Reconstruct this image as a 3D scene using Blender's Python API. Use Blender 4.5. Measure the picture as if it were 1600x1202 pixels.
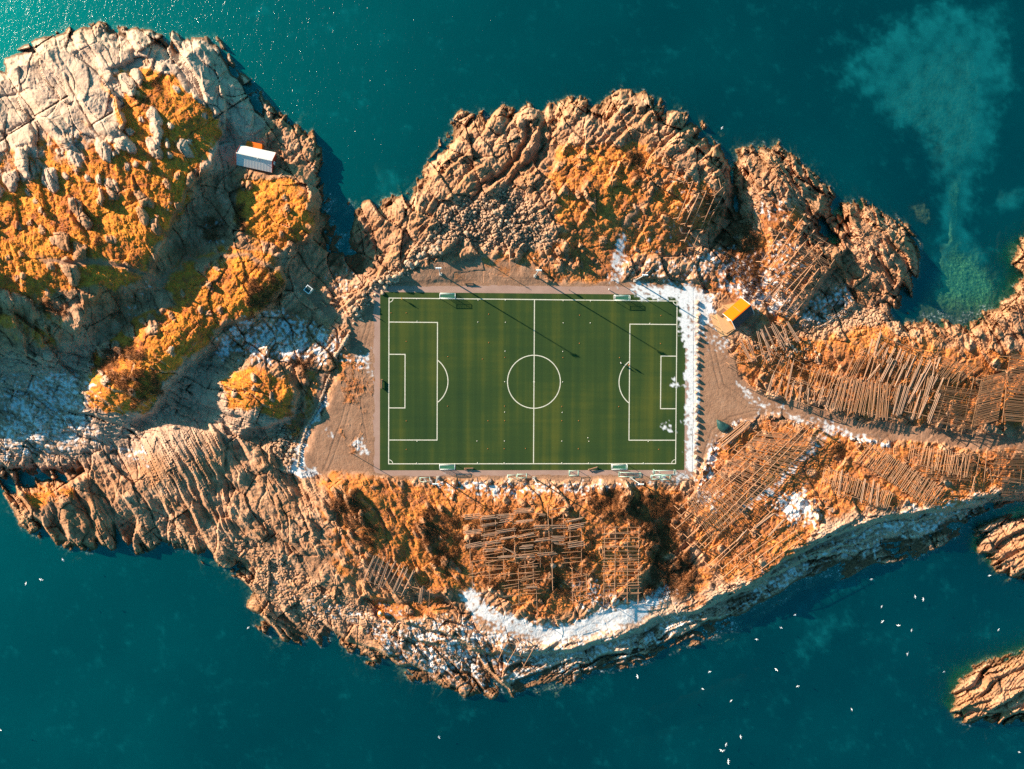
import bpy, bmesh, math, random
import numpy as np
from mathutils import Vector, Matrix, Euler

random.seed(7)
rng = np.random.default_rng(11)
scene = bpy.context.scene
for _o in list(bpy.data.objects):
    bpy.data.objects.remove(_o, do_unlink=True)
COL = scene.collection

# ------------------------------------------------------------------ camera
# drone straight above a small island; level of the football pitch is z = 0
F_PX, CAM_H = 1167.0, 257.0
CAM_LOC = np.array([-20.65, 3.51, CAM_H])
CAM_EUL = Euler((-0.0177038, -0.0506831, 0.0054387), 'XYZ')
cam_d = bpy.data.cameras.new("drone_camera")
cam_d.sensor_width = 36.0
cam_d.lens = 36.0 * F_PX / 1600.0
cam_d.clip_start, cam_d.clip_end = 1.0, 6000.0
cam = bpy.data.objects.new("drone_camera", cam_d)
cam.location, cam.rotation_euler = CAM_LOC, CAM_EUL
COL.objects.link(cam)
scene.camera = cam

# ------------------------------------------------------------------ sky, sun, exposure
SUN_EL = math.radians(17.0)
SUN_DIR = np.array([-0.862 * math.cos(SUN_EL), 0.508 * math.cos(SUN_EL), math.sin(SUN_EL)])   # towards the sun
world = bpy.data.worlds.new("World")
scene.world = world
world.use_nodes = True
wn, wl = world.node_tree.nodes, world.node_tree.links
wn.clear()
w_out = wn.new('ShaderNodeOutputWorld')
w_bg = wn.new('ShaderNodeBackground')
w_sky = wn.new('ShaderNodeTexSky')
w_sky.sky_type = 'NISHITA'
w_sky.sun_disc = False
w_sky.sun_elevation = SUN_EL
w_sky.sun_rotation = math.atan2(SUN_DIR[0], SUN_DIR[1])
w_sky.ozone_density = 1.0
w_tint = wn.new('ShaderNodeMix')
w_tint.data_type, w_tint.blend_type = 'RGBA', 'MULTIPLY'
w_tint.inputs[0].default_value = 1.0
w_tint.inputs[7].default_value = (0.17, 0.58, 0.66, 1)       # cool teal air of the photograph
wl.new(w_sky.outputs[0], w_tint.inputs[6])
wl.new(w_tint.outputs[2], w_bg.inputs[0])
w_bg.inputs[1].default_value = 0.10
wl.new(w_bg.outputs[0], w_out.inputs[0])

sun_d = bpy.data.lights.new("sun", 'SUN')
sun_d.energy = 5.0
sun_d.angle = math.radians(0.5)
sun_d.color = (1.0, 0.80, 0.62)
sun = bpy.data.objects.new("sun", sun_d)
sun.rotation_euler = Vector(SUN_DIR).to_track_quat('Z', 'Y').to_euler()
sun.location = (-200, 120, 120)
COL.objects.link(sun)

scene.view_settings.view_transform = 'Standard'
scene.view_settings.look = 'None'
scene.view_settings.exposure = 1.6
scene.view_settings.gamma = 1.0
scene.view_settings.use_curve_mapping = False
scene.render.engine = 'CYCLES'
scene.cycles.max_bounces = 6
scene.cycles.transparent_max_bounces = 8
scene.cycles.use_denoising = False
scene.cycles.sample_clamp_indirect = 4.0

# ------------------------------------------------------------------ helpers: survey points, noise
_Rm = np.array(CAM_EUL.to_matrix())

def U(px, py, z=0.0):
    """Survey: ground position of a point of the aerial photograph that lies at height z."""
    px, py, z = np.asarray(px, float), np.asarray(py, float), np.asarray(z, float)
    d = np.stack([(px - 800.0) / F_PX, -(py - 601.0) / F_PX, -np.ones(np.broadcast(px, py).shape)], -1) @ _Rm.T
    t = (z - CAM_LOC[2]) / d[..., 2]
    return CAM_LOC + d * t[..., None]

def _hash(ix, iy, seed):
    h = (ix.astype(np.int64) * 374761393 + iy.astype(np.int64) * 668265263 + seed * 974634777) & 0xFFFFFFFF
    h = ((h ^ (h >> 13)) * 1274126177) & 0xFFFFFFFF
    h = h ^ (h >> 16)
    return (h & 0xFFFFFF).astype(np.float32) / np.float32(0x1000000)

def perlin(x, y, seed=0):
    ix, iy = np.floor(x), np.floor(y)
    fx, fy = (x - ix).astype(np.float32), (y - iy).astype(np.float32)
    ux, uy = fx * fx * fx * (fx * (fx * 6 - 15) + 10), fy * fy * fy * (fy * (fy * 6 - 15) + 10)
    def g(dx, dy):
        a = _hash(ix + dx, iy + dy, seed) * np.float32(6.2831853)
        return np.cos(a) * (fx - dx) + np.sin(a) * (fy - dy)
    a, b, c, d = g(0, 0), g(1, 0), g(0, 1), g(1, 1)
    return (a + (b - a) * ux) * (1 - uy) + (c + (d - c) * ux) * uy          # about -0.7..0.7

def fbm(x, y, seed=0, octaves=4, gain=0.5):
    s, a = 0, 1.0
    for o in range(octaves):
        s = s + a * perlin(x * 2 ** o + o * 17.3, y * 2 ** o - o * 9.1, seed + o * 7)
        a *= gain
    return s

def worley(x, y, seed=0):
    """F1, F2, three random numbers of the nearest cell and the vector to its centre."""
    ix, iy = np.floor(x), np.floor(y)
    f1 = np.full(x.shape, 9.0, np.float32); f2 = f1.copy()
    bx = np.zeros_like(f1); by = np.zeros_like(f1); cx = np.zeros_like(f1); cy = np.zeros_like(f1)
    for dx in (-1, 0, 1):
        for dy in (-1, 0, 1):
            jx, jy = ix + dx, iy + dy
            vx = (jx + _hash(jx, jy, seed) - x).astype(np.float32)
            vy = (jy + _hash(jx, jy, seed + 101) - y).astype(np.float32)
            d = vx * vx + vy * vy
            m = d < f1
            f2 = np.where(m, f1, np.minimum(f2, d))
            f1 = np.where(m, d, f1)
            bx, by = np.where(m, vx, bx), np.where(m, vy, by)
            cx, cy = np.where(m, jx, cx), np.where(m, jy, cy)
    return np.sqrt(f1), np.sqrt(f2), _hash(cx, cy, seed + 7), _hash(cx, cy, seed + 13), _hash(cx, cy, seed + 29), bx, by

def sstep(a, b, x):
    t = np.clip((x - a) / (b - a), 0, 1)
    return t * t * (3 - 2 * t)

def seg_dist(X, Y, pts, closed=False):
    """Distance to a polyline and the side of its nearest piece (+ = on its right in the photograph)."""
    best = np.full(X.shape, 1e9, np.float32); side = np.zeros(X.shape, np.float32); along = np.zeros(X.shape, np.float32)
    n = len(pts); acc = 0.0
    for i in range(n if closed else n - 1):
        ax, ay = pts[i]; bx, by = pts[(i + 1) % n]
        dx, dy = bx - ax, by - ay
        L2 = dx * dx + dy * dy + 1e-9
        t = np.clip(((X - ax) * dx + (Y - ay) * dy) / L2, 0, 1)
        qx, qy = X - ax - t * dx, Y - ay - t * dy
        d = qx * qx + qy * qy
        m = d < best
        best = np.where(m, d, best)
        side = np.where(m, np.sign(qy * dx - qx * dy), side)
        along = np.where(m, acc + t * math.sqrt(L2), along)
        acc += math.sqrt(L2)
    return np.sqrt(best), side, along

def inside(X, Y, pts):
    c = np.zeros(X.shape, bool)
    n = len(pts)
    for i in range(n):
        ax, ay = pts[i]; bx, by = pts[(i + 1) % n]
        if ay == by: continue
        c ^= ((ay > Y) != (by > Y)) & (X < (bx - ax) * (Y - ay) / (by - ay) + ax)
    return c

def poly_sd(X, Y, pts):
    """Signed distance in photo pixels, positive inside."""
    d, _, _ = seg_dist(X, Y, pts, True)
    return np.where(inside(X, Y, pts), d, -d)

# ------------------------------------------------------------------ terrain survey grid
STEP = 1.5
X0, X1, Y0, Y1 = -150.0, 1752.0, -120.0, 1323.0
NX, NY = int((X1 - X0) / STEP) + 1, int((Y1 - Y0) / STEP) + 1
PX, PY = np.meshgrid((X0 + STEP * np.arange(NX)).astype(np.float32), (Y0 + STEP * np.arange(NY)).astype(np.float32))
CS = 4                                                   # coarse grid: every 4th survey point
CX, CY = np.meshgrid((X0 + STEP * CS * np.arange(NX // CS + 2)).astype(np.float32), (Y0 + STEP * CS * np.arange(NY // CS + 2)).astype(np.float32))

def up(C, X=None, Y=None):
    """Coarse grid -> fine grid (or any points), bilinear."""
    gx = ((PX if X is None else np.asarray(X, np.float32)) - X0) / (STEP * CS)
    gy = ((PY if Y is None else np.asarray(Y, np.float32)) - Y0) / (STEP * CS)
    gx = np.clip(gx, 0, C.shape[1] - 1.001); gy = np.clip(gy, 0, C.shape[0] - 1.001)
    ix, iy = gx.astype(int), gy.astype(int); fx, fy = gx - ix, gy - iy
    return (C[iy, ix] * (1 - fx) + C[iy, ix + 1] * fx) * (1 - fy) + (C[iy + 1, ix] * (1 - fx) + C[iy + 1, ix + 1] * fx) * fy

# shared warps so that no outline reads as a polygon
WX = 9 * fbm(PX / 60, PY / 60, 3, 3) + 4.5 * fbm(PX / 16, PY / 16, 5, 3)
WY = 9 * fbm(PX / 60 + 40, PY / 60, 4, 3) + 4.5 * fbm(PX / 16 + 40, PY / 16, 6, 3)

ZW = -4.0                                                # sea level
MAIN = [(-260,130),(-120,118),(0,101),(20,89),(42,66),(73,59),(115,47),(155,41),(199,51),(240,47),(267,59),(283,73),(310,57),(337,73),(354,94),(364,116),(388,132),
 (402,152),(418,165),(449,182),(472,199),(489,223),(498,236),(499,263),(505,280),(513,302),(535,311),(560,317),(597,319),(611,314),(630,319),(638,295),(655,278),(678,260),
 (695,231),(699,208),(716,181),(759,177),(780,174),(810,174),(820,167),(834,169),(854,181),(859,172),(867,186),(878,167),(894,157),(915,164),(942,174),(947,150),(965,143),
 (992,154),(1019,157),(1036,167),(1060,178),(1077,187),(1097,200),(1094,214),(1121,227),(1134,247),(1139,272),(1146,276),(1143,253),(1151,239),(1192,227),(1222,231),(1242,247),(1262,264),
 (1283,285),(1300,298),(1305,312),(1296,328),(1280,352),(1276,366),(1296,379),(1310,369),(1303,342),(1316,325),(1330,320),(1364,330),(1397,345),(1421,362),(1435,382),(1438,399),
 (1435,423),(1424,447),(1404,480),(1400,495),(1430,500),(1465,503),(1499,508),(1532,504),(1566,474),(1586,450),(1597,430),(1588,405),(1590,385),(1602,368),(1640,340),(1700,330),(1860,320),
 (1860,690),(1720,735),(1640,760),(1600,781),(1576,788),(1548,800),(1520,812),(1499,830),(1465,847),(1431,861),(1397,874),(1364,888),(1345,899),(1320,903),(1313,897),(1279,908),(1246,928),(1212,950),(1178,965),
 (1161,986),(1110,1004),(1060,1008),(1036,1017),(1002,1034),(935,1050),(884,1071),(834,1080),(800,1085),(746,1083),(699,1075),(665,1066),(631,1056),(597,1039),(564,1024),(540,1012),
 (513,996),(483,1004),(439,1004),(429,990),(405,974),(390,950),(391,926),(385,913),(364,896),(337,879),(304,862),(270,854),(216,854),(202,849),(185,838),(179,849),(159,849),(145,859),(98,855),
 (67,835),(34,815),(7,778),(12,770),(40,753),(80,749),(118,744),(126,738),(118,732),(60,740),(0,746),(-100,745),(-260,740)]
ISLES = [[(1522,826),(1532,812),(1560,806),(1600,800),(1700,775),(1780,800),(1760,880),(1680,915),(1600,908),(1583,898),(1553,884),(1526,861)],
         [(1489,1080),(1502,1056),(1539,1036),(1576,1023),(1600,1013),(1680,1000),(1740,1040),(1720,1110),(1650,1140),(1600,1127),(1549,1134),(1509,1127),(1489,1115)]]
sd = np.maximum(np.maximum(poly_sd(CX, CY, MAIN), poly_sd(CX, CY, ISLES[0])), poly_sd(CX, CY, ISLES[1])).astype(np.float32)
isle_c = np.maximum(poly_sd(CX, CY, ISLES[0]), poly_sd(CX, CY, ISLES[1])).astype(np.float32)
SD = up(sd) if False else up(sd, PX + 0.45 * WX, PY + 0.45 * WY)
SD = SD + 4.0 * perlin(PX / 13, PY / 13, 21) + 2.5 * perlin(PX / 6, PY / 6, 22)

# heights (metres above the pitch) read off the shadows; x, y in photo pixels
HP = """-120 200 9|-120 400 18|-80 470 16|-120 530 15|-110 590 11|-60 560 9|-60 630 4|-120 660 6|-120 700 1|20 130 2|60 110 4|150 80 4|230 90 4.5|300 100 3.5|345 120 1|100 180 9|200 160 9|280 150 7.5|330 140 5|360 190 2.6|385 190 1.8|405 195 -.2|440 200 -.6|460 215 -1|
390 240 0|420 262 -.2|440 230 -.5|465 240 -1|480 260 -1.5|490 245 -1.8|350 235 1|0 220 9|60 280 10.5|140 270 11|220 250 10.5|290 200 8|300 260 8|250 310 9.5|270 330 8.5|310 310 3|330 340 0|300 370 -0.5|290 390 0|330 260 6|345 300 0|
0 330 10.5|80 350 11.5|150 350 11.8|220 350 11|255 355 9.5|245 390 9|0 430 12.5|60 430 13|120 440 11.5|180 435 10|215 432 9|240 425 7.5|258 425 4|285 395 0.5|
150 470 9|112 492 10.5|60 505 8|20 510 8|0 560 4|50 560 4|30 600 0|125 510 9|150 520 4|180 510 2|200 485 2.5|240 462 4|100 580 -1|150 570 0|60 620 -1|0 640 0|100 640 -1.5|120 700 -1|60 690 1|20 680 1.5|150 690 -1|60 720 -1|
375 285 3|400 290 4.5|430 300 5.5|460 310 5.5|482 322 5|488 345 4.5|470 370 2|440 385 2|410 380 3|380 350 3|365 320 1|500 330 -2|520 360 -3|560 380 -3|530 420 -2.5|570 420 -2.5|480 420 0|500 440 -0.5|550 450 -1|
290 420 5|330 400 5|380 410 6.5|415 420 7|428 440 6|410 470 5.5|370 490 5.5|320 490 4.5|280 470 4|260 450 4|440 470 0.5|470 490 -0.5|480 520 -1.2|430 510 -1|400 530 -1.5|370 540 -1.2|450 545 -1|510 540 -0.8|530 550 -0.5|
300 530 6.5|250 520 7.5|220 540 8|200 580 7|160 600 6|140 600 3|170 640 3|220 620 6|260 580 6|285 560 5|300 590 -1.5|270 630 -2|330 560 -1.5|230 660 -1.5|180 680 -2|210 700 -2.5|310 630 -2|320 660 -1.5|
345 600 3|370 590 4.5|400 600 5.5|430 610 5|450 630 3|420 650 2|380 655 2.5|350 650 1|470 600 0|465 650 -1|440 670 -1|400 680 0|
230 690 1|270 680 4|300 690 4.5|330 680 3.5|290 730 4.5|340 720 4|365 700 2|250 740 3|220 760 1.5|330 770 2|200 800 0|260 800 0|150 780 0|100 790 1.5|60 780 0.5|90 830 -1|150 820 0|190 820 -3|
370 760 2|400 740 2.5|430 700 1|450 720 0.5|480 690 -1.3|490 640 -1.3|500 590 -1.2|440 790 3|480 800 3.5|520 770 4|560 750 2.5|590 760 2.5|480 850 2.5|540 830 4|580 810 4|620 800 3.5|
400 850 0.5|350 840 0|440 920 -1|480 930 0|540 900 2|580 890 1.8|600 930 0|640 920 0|560 960 0|620 980 0.5|660 960 0.5|500 970 -2|600 1010 -1|680 1022 -1.6|640 1025 -1.8|700 1000 1.3|
650 830 3|700 800 2.5|720 850 1|690 900 1|760 800 3|820 790 3|900 800 3|980 790 3|760 860 2.5|850 870 2.5|920 860 2.5|990 850 2.5|1040 830 0|1060 870 -0.5|1020 910 -0.5|800 930 1.8|900 930 1.5|980 920 1.8|
720 945 0.5|800 995 0.5|870 1000 0.8|950 980 1|1030 950 0.5|780 1045 -2|860 1050 -2.6|950 1030 -2.6|720 1050 -2|880 1015 1.6|960 1000 1.8|1040 995 -2.8|1040 960 1.6|700 980 1.5|640 985 1|
700 770 0.3|800 765 0.4|900 765 0.4|1000 765 0.4|640 765 0.5|
620 430 0.5|590 440 1.2|560 480 1.2|555 510 0.3|620 420 1.6|650 400 1.8|680 385 2|600 390 0|575 370 -1.5|560 340 -2.5|590 350 -1|620 350 0.5|650 340 1.5|690 390 2.2|710 380 1|
660 300 1|700 250 2|740 220 2|780 210 2|820 250 2.5|760 280 2.5|700 310 2|740 340 1.5|780 320 2.5|830 310 3|870 200 2|930 200 4|980 200 4|1030 220 4|880 270 4.5|940 270 6|1000 270 6|1050 270 6|1090 260 5|900 330 4.5|960 340 4|
1010 340 4|1060 330 5|1100 320 4.5|1120 300 4|1140 300 -1|1150 330 -2.5|1130 360 -1|1090 370 0|1060 390 1|800 370 1.5|860 380 2|920 390 1.5|980 390 1|1020 400 1|740 400 0.5|800 420 0.3|880 425 0.4|960 425 0.5|
1165 270 2|1200 260 4|1230 280 4|1260 300 2|1180 310 3|1220 330 4|1270 330 1|1250 350 3|1160 380 0|1200 380 1.5|1240 400 2|1280 400 1|1300 410 0.5|1180 430 0|1220 450 1|1260 440 1.2|1230 490 0.5|1300 440 -1.5|1280 480 -1.5|1250 510 -1|
1330 350 2|1360 370 3|1400 380 1.5|1420 410 0|1370 420 1.5|1400 440 0|1340 430 0|1340 460 -2|1360 490 -1.5|1380 470 -1.5|1310 500 -0.5|
1190 540 0|1150 520 0|1290 530 1.2|1330 520 2|1370 530 2.5|1420 530 2|1480 530 1|1540 525 2|1580 490 2|1640 460 3|1640 560 2.5|1560 560 2.5|1500 580 2.5|1420 590 2.2|1340 590 2|1270 580 1|1220 590 0.4|1200 610 0.3|
1300 630 1|1400 640 1.3|1500 650 1.5|1600 650 1.6|1700 650 2|1200 640 0|1300 662 0.2|1400 675 0.5|1500 685 0.8|1600 690 1|1750 690 1|
1110 680 0|1150 700 0.7|1220 690 1|1160 780 1.6|1240 740 1.8|1100 800 1|1090 850 0|1130 900 0|1200 850 1.8|1260 810 2.2|1300 780 2.3|1340 720 1.6|1360 770 2.5|1400 720 1.6|1430 780 2.8|1480 730 2|1500 780 2.6|1560 740 2|1580 770 1.5|
1240 868 3|1290 840 3.2|1350 815 3.6|1420 803 3.6|1480 792 3.4|1300 882 -3.2|1400 850 -3.2|1490 817 -3|1200 940 -3|1250 905 -3|1120 978 -3|1160 960 -2.8|1180 910 2|1110 950 1.4|1700 720 0|1560 845 0|1590 870 0.5|1640 840 1|1540 1080 0.5|1600 1060 1.5|1580 1100 0.5|1660 1070 2"""
hp = np.array([[float(v) for v in s.split()] for s in HP.replace("\n", "").split("|")])
# the pitch, its paths and the yard lie level
LEVEL = [(584,450),(640,443),(760,442),(960,443),(1075,446),(1120,462),(1112,500),(1125,540),(1150,590),(1200,625),(1195,645),(1140,668),(1110,700),(1085,745),(1050,752),(760,745),(600,742),(500,742),(462,733),(490,680),(525,600),(545,545),(560,500),(580,470)]
for p in LEVEL + [(700,500),(900,500),(700,700),(900,700),(800,600),(1000,600),(620,600),(560,620),(540,690),(560,560),(1130,560),(1130,620)]:
    hp = np.vstack([hp, [p[0], p[1], 0.0]])
c2 = 9.0 ** 2
A = np.sqrt((hp[:, None, 0] - hp[None, :, 0]) ** 2 + (hp[:, None, 1] - hp[None, :, 1]) ** 2 + c2)
n_hp = len(hp)
M = np.zeros((n_hp + 1, n_hp + 1)); M[:n_hp, :n_hp] = A - np.eye(n_hp) * 2.0; M[n_hp, :n_hp] = 1; M[:n_hp, n_hp] = 1
wts = np.linalg.solve(M, np.append(hp[:, 2], 0.0))
hc = np.full(CX.shape, wts[-1])
for i in range(n_hp):
    hc += wts[i] * np.sqrt((CX - hp[i, 0]) ** 2 + (CY - hp[i, 1]) ** 2 + c2)
HC = up(hc.astype(np.float32), PX + 0.35 * WX, PY + 0.35 * WY)

# ------------------------------------------------------------------ cover masks: (strength, feather px, outline)
def cover(regs):
    c = np.zeros(CX.shape, np.float32)
    for s, f, pts in regs:
        xs = [p[0] for p in pts]; ys = [p[1] for p in pts]
        j0, j1 = max(0, int((min(xs) - f - X0) / (STEP * CS)) - 1), int((max(xs) + f - X0) / (STEP * CS)) + 2
        i0, i1 = max(0, int((min(ys) - f - Y0) / (STEP * CS)) - 1), int((max(ys) + f - Y0) / (STEP * CS)) + 2
        sl = np.s_[i0:i1, j0:j1]
        m = sstep(-f, f, poly_sd(CX[sl], CY[sl], pts))
        c[sl] = c[sl] * (1 - m) + s * m
    return up(c, PX + WX, PY + WY)

def poly(s):
    v = [float(t) for t in s.replace(",", " ").split()]
    return list(zip(v[0::2], v[1::2]))

GRASS = [(s, f, poly(p)) for s, f, p in [
 (.5, 16, "60 205 130 195 165 260 120 310 40 310 -60 340 -60 270"), (.5, 14, "-40 430 60 465 105 500 90 550 30 540 -40 490"),
 (.82, 16, "160 118 225 108 270 118 305 150 340 185 345 215 320 250 300 300 285 340 245 385 235 425 180 455 120 440 60 470 -150 470 -150 320 0 320 40 285 90 260 130 262 145 225 195 218 188 180"),
 (.45, 10, "150 120 200 105 225 95 240 120 200 140 170 150"),
 (1., 14, "-150 350 60 300 110 290 200 300 250 330 240 390 200 440 100 445 0 440 -150 430"),
 (.95, 8, "375 278 440 275 485 300 495 350 470 385 430 400 395 390 365 345"),
 (.35, 12, "372 352 400 400 440 405 430 385 410 370"),
 (1., 6, "250 445 290 400 350 388 425 400 440 440 410 490 340 505 275 478"),
 (.95, 6, "215 490 300 475 350 500 330 530 300 560 255 600 235 640 180 645 140 640 128 595 150 545 195 520"),
 (.8, 8, "345 595 390 572 450 590 462 630 440 655 400 640 360 640"),
 (.6, 8, "465 570 500 575 495 640 450 700 440 660 470 640"),
 (.5, 10, "530 530 575 560 585 620 540 640 525 600"), (.5, 8, "560 600 585 590 582 650 560 640"), (.5, 10, "530 660 570 650 582 690 560 720 535 690"),
 (.74, 14, "495 760 540 738 600 745 760 758 1060 758 1080 800 1065 860 1010 900 960 930 880 960 830 975 760 930 720 925 690 940 640 905 580 880 540 810"),
 (.45, 12, "480 790 540 800 590 870 560 930 520 900"),
 (.85, 10, "570 920 620 940 680 930 690 965 600 975"), (.35, 12, "640 990 700 980 760 1010 740 1040 660 1030"),
 (.7, 12, "20 770 60 745 120 750 130 780 60 800"),
 (.75, 12, "870 230 930 215 1000 225 1050 250 1110 290 1120 340 1080 390 1010 400 960 440 830 430 810 400 870 380 870 330 850 290"),
 (.5, 14, "690 400 800 390 880 400 960 430 900 440 700 440"),
 (.3, 12, "640 430 720 410 800 430 700 442"),
 (.8, 10, "1185 320 1240 310 1260 340 1240 370 1190 360"), (.6, 12, "1170 360 1240 370 1270 420 1220 490 1170 470 1140 420"),
 (.7, 14, "1140 400 1180 380 1200 450 1170 480 1120 460 1100 430"),
 (.68, 14, "1140 530 1200 520 1280 530 1330 505 1420 520 1480 545 1560 540 1760 560 1760 670 1500 668 1400 655 1300 640 1200 620 1150 585"),
 (.6, 14, "1180 480 1250 495 1240 530 1190 520"),
 (.74, 14, "1110 700 1200 655 1300 668 1400 690 1500 700 1760 700 1760 735 1600 760 1480 795 1400 790 1310 810 1260 850 1180 920 1130 910 1090 860 1070 800"),
 (.5, 12, "1060 900 1110 880 1110 950 1070 960")]]
SHRUB = [(s, f, poly(p)) for s, f, p in [
 (.55, 18, "640 780 720 790 730 850 720 930 690 900 650 850"), (.7, 20, "900 760 1060 762 1075 800 1060 880 1010 910 1000 820 930 810"),
 (.5, 12, "720 800 790 790 900 800 930 830 930 900 880 940 750 920"),
 (.75, 12, "1010 880 1080 860 1100 900 1060 940 1010 930"), (.6, 10, "310 345 345 330 350 370 320 385"), (.7, 10, "365 320 385 310 385 370 370 380"),
 (.6, 10, "400 400 450 440 440 480 390 500 380 440"), (.6, 14, "130 560 200 520 240 560 260 620 200 640"), (.6, 12, "60 470 110 450 110 490 70 500"),
 (.7, 12, "1130 330 1180 340 1195 400 1170 460 1120 430"), (.8, 10, "1150 430 1185 410 1190 460 1165 478"), (.6, 12, "490 780 560 760 600 830 580 870"),
 (.5, 14, "1190 540 1290 560 1330 620 1240 610"), (.5, 14, "1330 540 1420 560 1390 600 1320 590"), (.5, 12, "1270 680 1330 690 1330 720 1280 710"),
 (.6, 12, "440 560 470 540 500 570 480 590"), (.6, 12, "140 350 160 340 165 385 145 390"), (.4, 14, "190 130 250 120 270 160 220 190"), (.55, 12, "1090 300 1140 290 1140 360 1100 370"),
 (.6, 12, "960 230 1010 230 1010 290 985 290"), (.45, 14, "170 480 200 475 205 535 170 540")]]
SNOW = [(s, f, poly(p)) for s, f, p in [
 (.30, 26, "960 400 1100 380 1180 420 1180 470 1080 445 960 440"), (.18, 20, "1000 340 1090 350 1090 400 1000 400"),
 (.75, 9, "985 446 1060 446 1120 462 1120 520 1100 520 1085 480 1060 470 1000 464"),
 (.78, 8, "1058 452 1115 458 1108 488 1094 492 1089 730 1080 750 1070 735 1071 560 1060 490"),
 (.35, 10, "1094 500 1130 510 1150 560 1120 560 1100 540"), (.6, 7, "1146 590 1180 618 1230 638 1180 634 1150 604"),
 (.6, 10, "1180 645 1240 646 1300 662 1390 690 1400 702 1330 690 1290 672 1220 655"), (.5, 14, "1100 690 1150 655 1180 655 1130 700 1100 740"), (.6, 10, "1090 735 1115 710 1120 740 1095 760"),
 (.6, 18, "1215 775 1260 755 1290 800 1280 825 1240 825 1200 790"), (.45, 16, "1090 760 1130 770 1110 800 1080 790"),
 (.84, 11, "712 925 735 922 775 955 850 978 920 965 960 935 1000 940 1045 905 1055 925 1000 970 940 995 850 1006 790 990 740 955"),
 (.35, 14, "880 905 960 900 980 945 900 960"), (.45, 14, "1240 480 1330 440 1345 460 1310 500 1240 515"), (.40, 16, "1090 400 1150 370 1230 440 1180 480 1110 440"),
 (.5, 12, "1130 440 1180 430 1240 470 1230 500 1190 490 1140 450"), (.35, 14, "1180 400 1230 360 1270 420 1220 470"),
 (.52, 18, "370 500 440 480 530 520 540 560 430 570 340 560 330 540"), (.25, 14, "540 400 500 430 540 470 570 440"), (.3, 14, "320 330 350 340 340 390 310 380"),
 (.6, 6, "967 365 982 360 978 400 966 442 952 442 958 400"), (.55, 8, "1292 668 1304 678 1240 738 1165 806 1156 798 1228 730"), (.8, 5, "455 730 468 690 505 620 512 628 478 690 475 730 520 745 470 748"),
 (.5, 9, "545 555 580 545 583 600 574 580 555 575"), (.6, 6, "555 690 575 680 575 712 558 710"), (.5, 6, "508 670 528 672 524 690 510 690"),
 (.40, 22, "1100 980 1180 900 1290 840 1400 790 1600 760 1600 790 1440 850 1330 900 1180 970 1100 1004"), (.44, 22, "560 980 680 960 740 960 860 1010 1000 985 1060 950 1110 960 1050 1015 880 1070 740 1080 640 1055"),
 (.3, 22, "420 900 560 950 640 930 640 980 500 980"), (.5, 22, "0 590 140 570 160 700 0 720"), (.5, 6, "104 222 128 214 124 232 110 232"), (.12, 20, "90 280 260 290 300 330 240 340 120 310"),
 (.3, 10, "1060 735 1090 735 1085 770 1060 760"), (.2, 14, "1040 250 1120 300 1110 350 1050 330"), (.3, 10, "170 700 230 690 240 740 180 720"), (.3, 12, "1180 340 1230 350 1250 310 1170 300"),
 (.2, 20, "180 450 240 440 245 480 190 510"), (.45, 7, "1010 735 1070 735 1085 752 1010 752"), (.5, 6, "1030 654 1042 655 1052 668 1056 684 1040 672 1031 668"), (.55, 6, "1050 592 1058 588 1064 612 1046 614"), (.45, 12, "640 745 760 750 850 755 940 748 1010 760 900 775 760 780 700 770")]]
GRAVEL = [(s, f, poly(p)) for s, f, p in [
 (1., 5, "584 450 640 443 760 440 960 441 1075 446 1110 470 1112 500 1140 520 1135 545 1150 588 1200 620 1300 650 1400 664 1500 677 1600 682 1760 686 1760 710 1600 705 1500 699 1400 689 1300 675 1200 646 1140 662 1110 700 1090 740 1070 752 760 747 600 744 500 742 466 731 490 680 525 610 545 550 540 500 570 490"),
 (.95, 10, "640 424 690 408 760 398 830 412 850 430 850 446 600 448"),
 (.9, 4, "60 402 120 405 200 410 250 440 246 446 200 418 120 414 60 408"), (.7, 5, "282 398 330 400 380 396 440 416 452 428 436 424 380 404 330 408 286 408"), (.8, 4, "240 440 275 420 290 395 294 398 280 424 250 448"),
 (.75, 5, "500 575 512 580 500 640 482 690 470 735 455 735 465 690 485 640"), (.9, 5, "450 425 480 445 530 490 525 505 470 460"), (.8, 4, "1020 300 1050 260 1056 264 1010 320 980 360 975 350")]]
SCREE = [(s, f, poly(p)) for s, f, p in [
 (.9, 14, "690 325 790 290 860 335 860 385 760 388 700 375"), (1., 8, "570 480 600 440 660 400 700 370 690 340 640 400 580 440 550 490"), (.9, 10, "430 660 470 670 460 730 420 710"),
 (.8, 16, "1230 520 1300 480 1400 490 1420 520 1320 515 1240 540"), (.35, 14, "340 830 420 850 520 930 600 960 500 1000 400 940"), (.3, 14, "160 790 330 820 330 860 200 850"),
 (.6, 14, "1190 530 1270 540 1300 580 1250 580"), (.3, 16, "640 960 760 1000 760 1050 640 1040")]]
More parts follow.
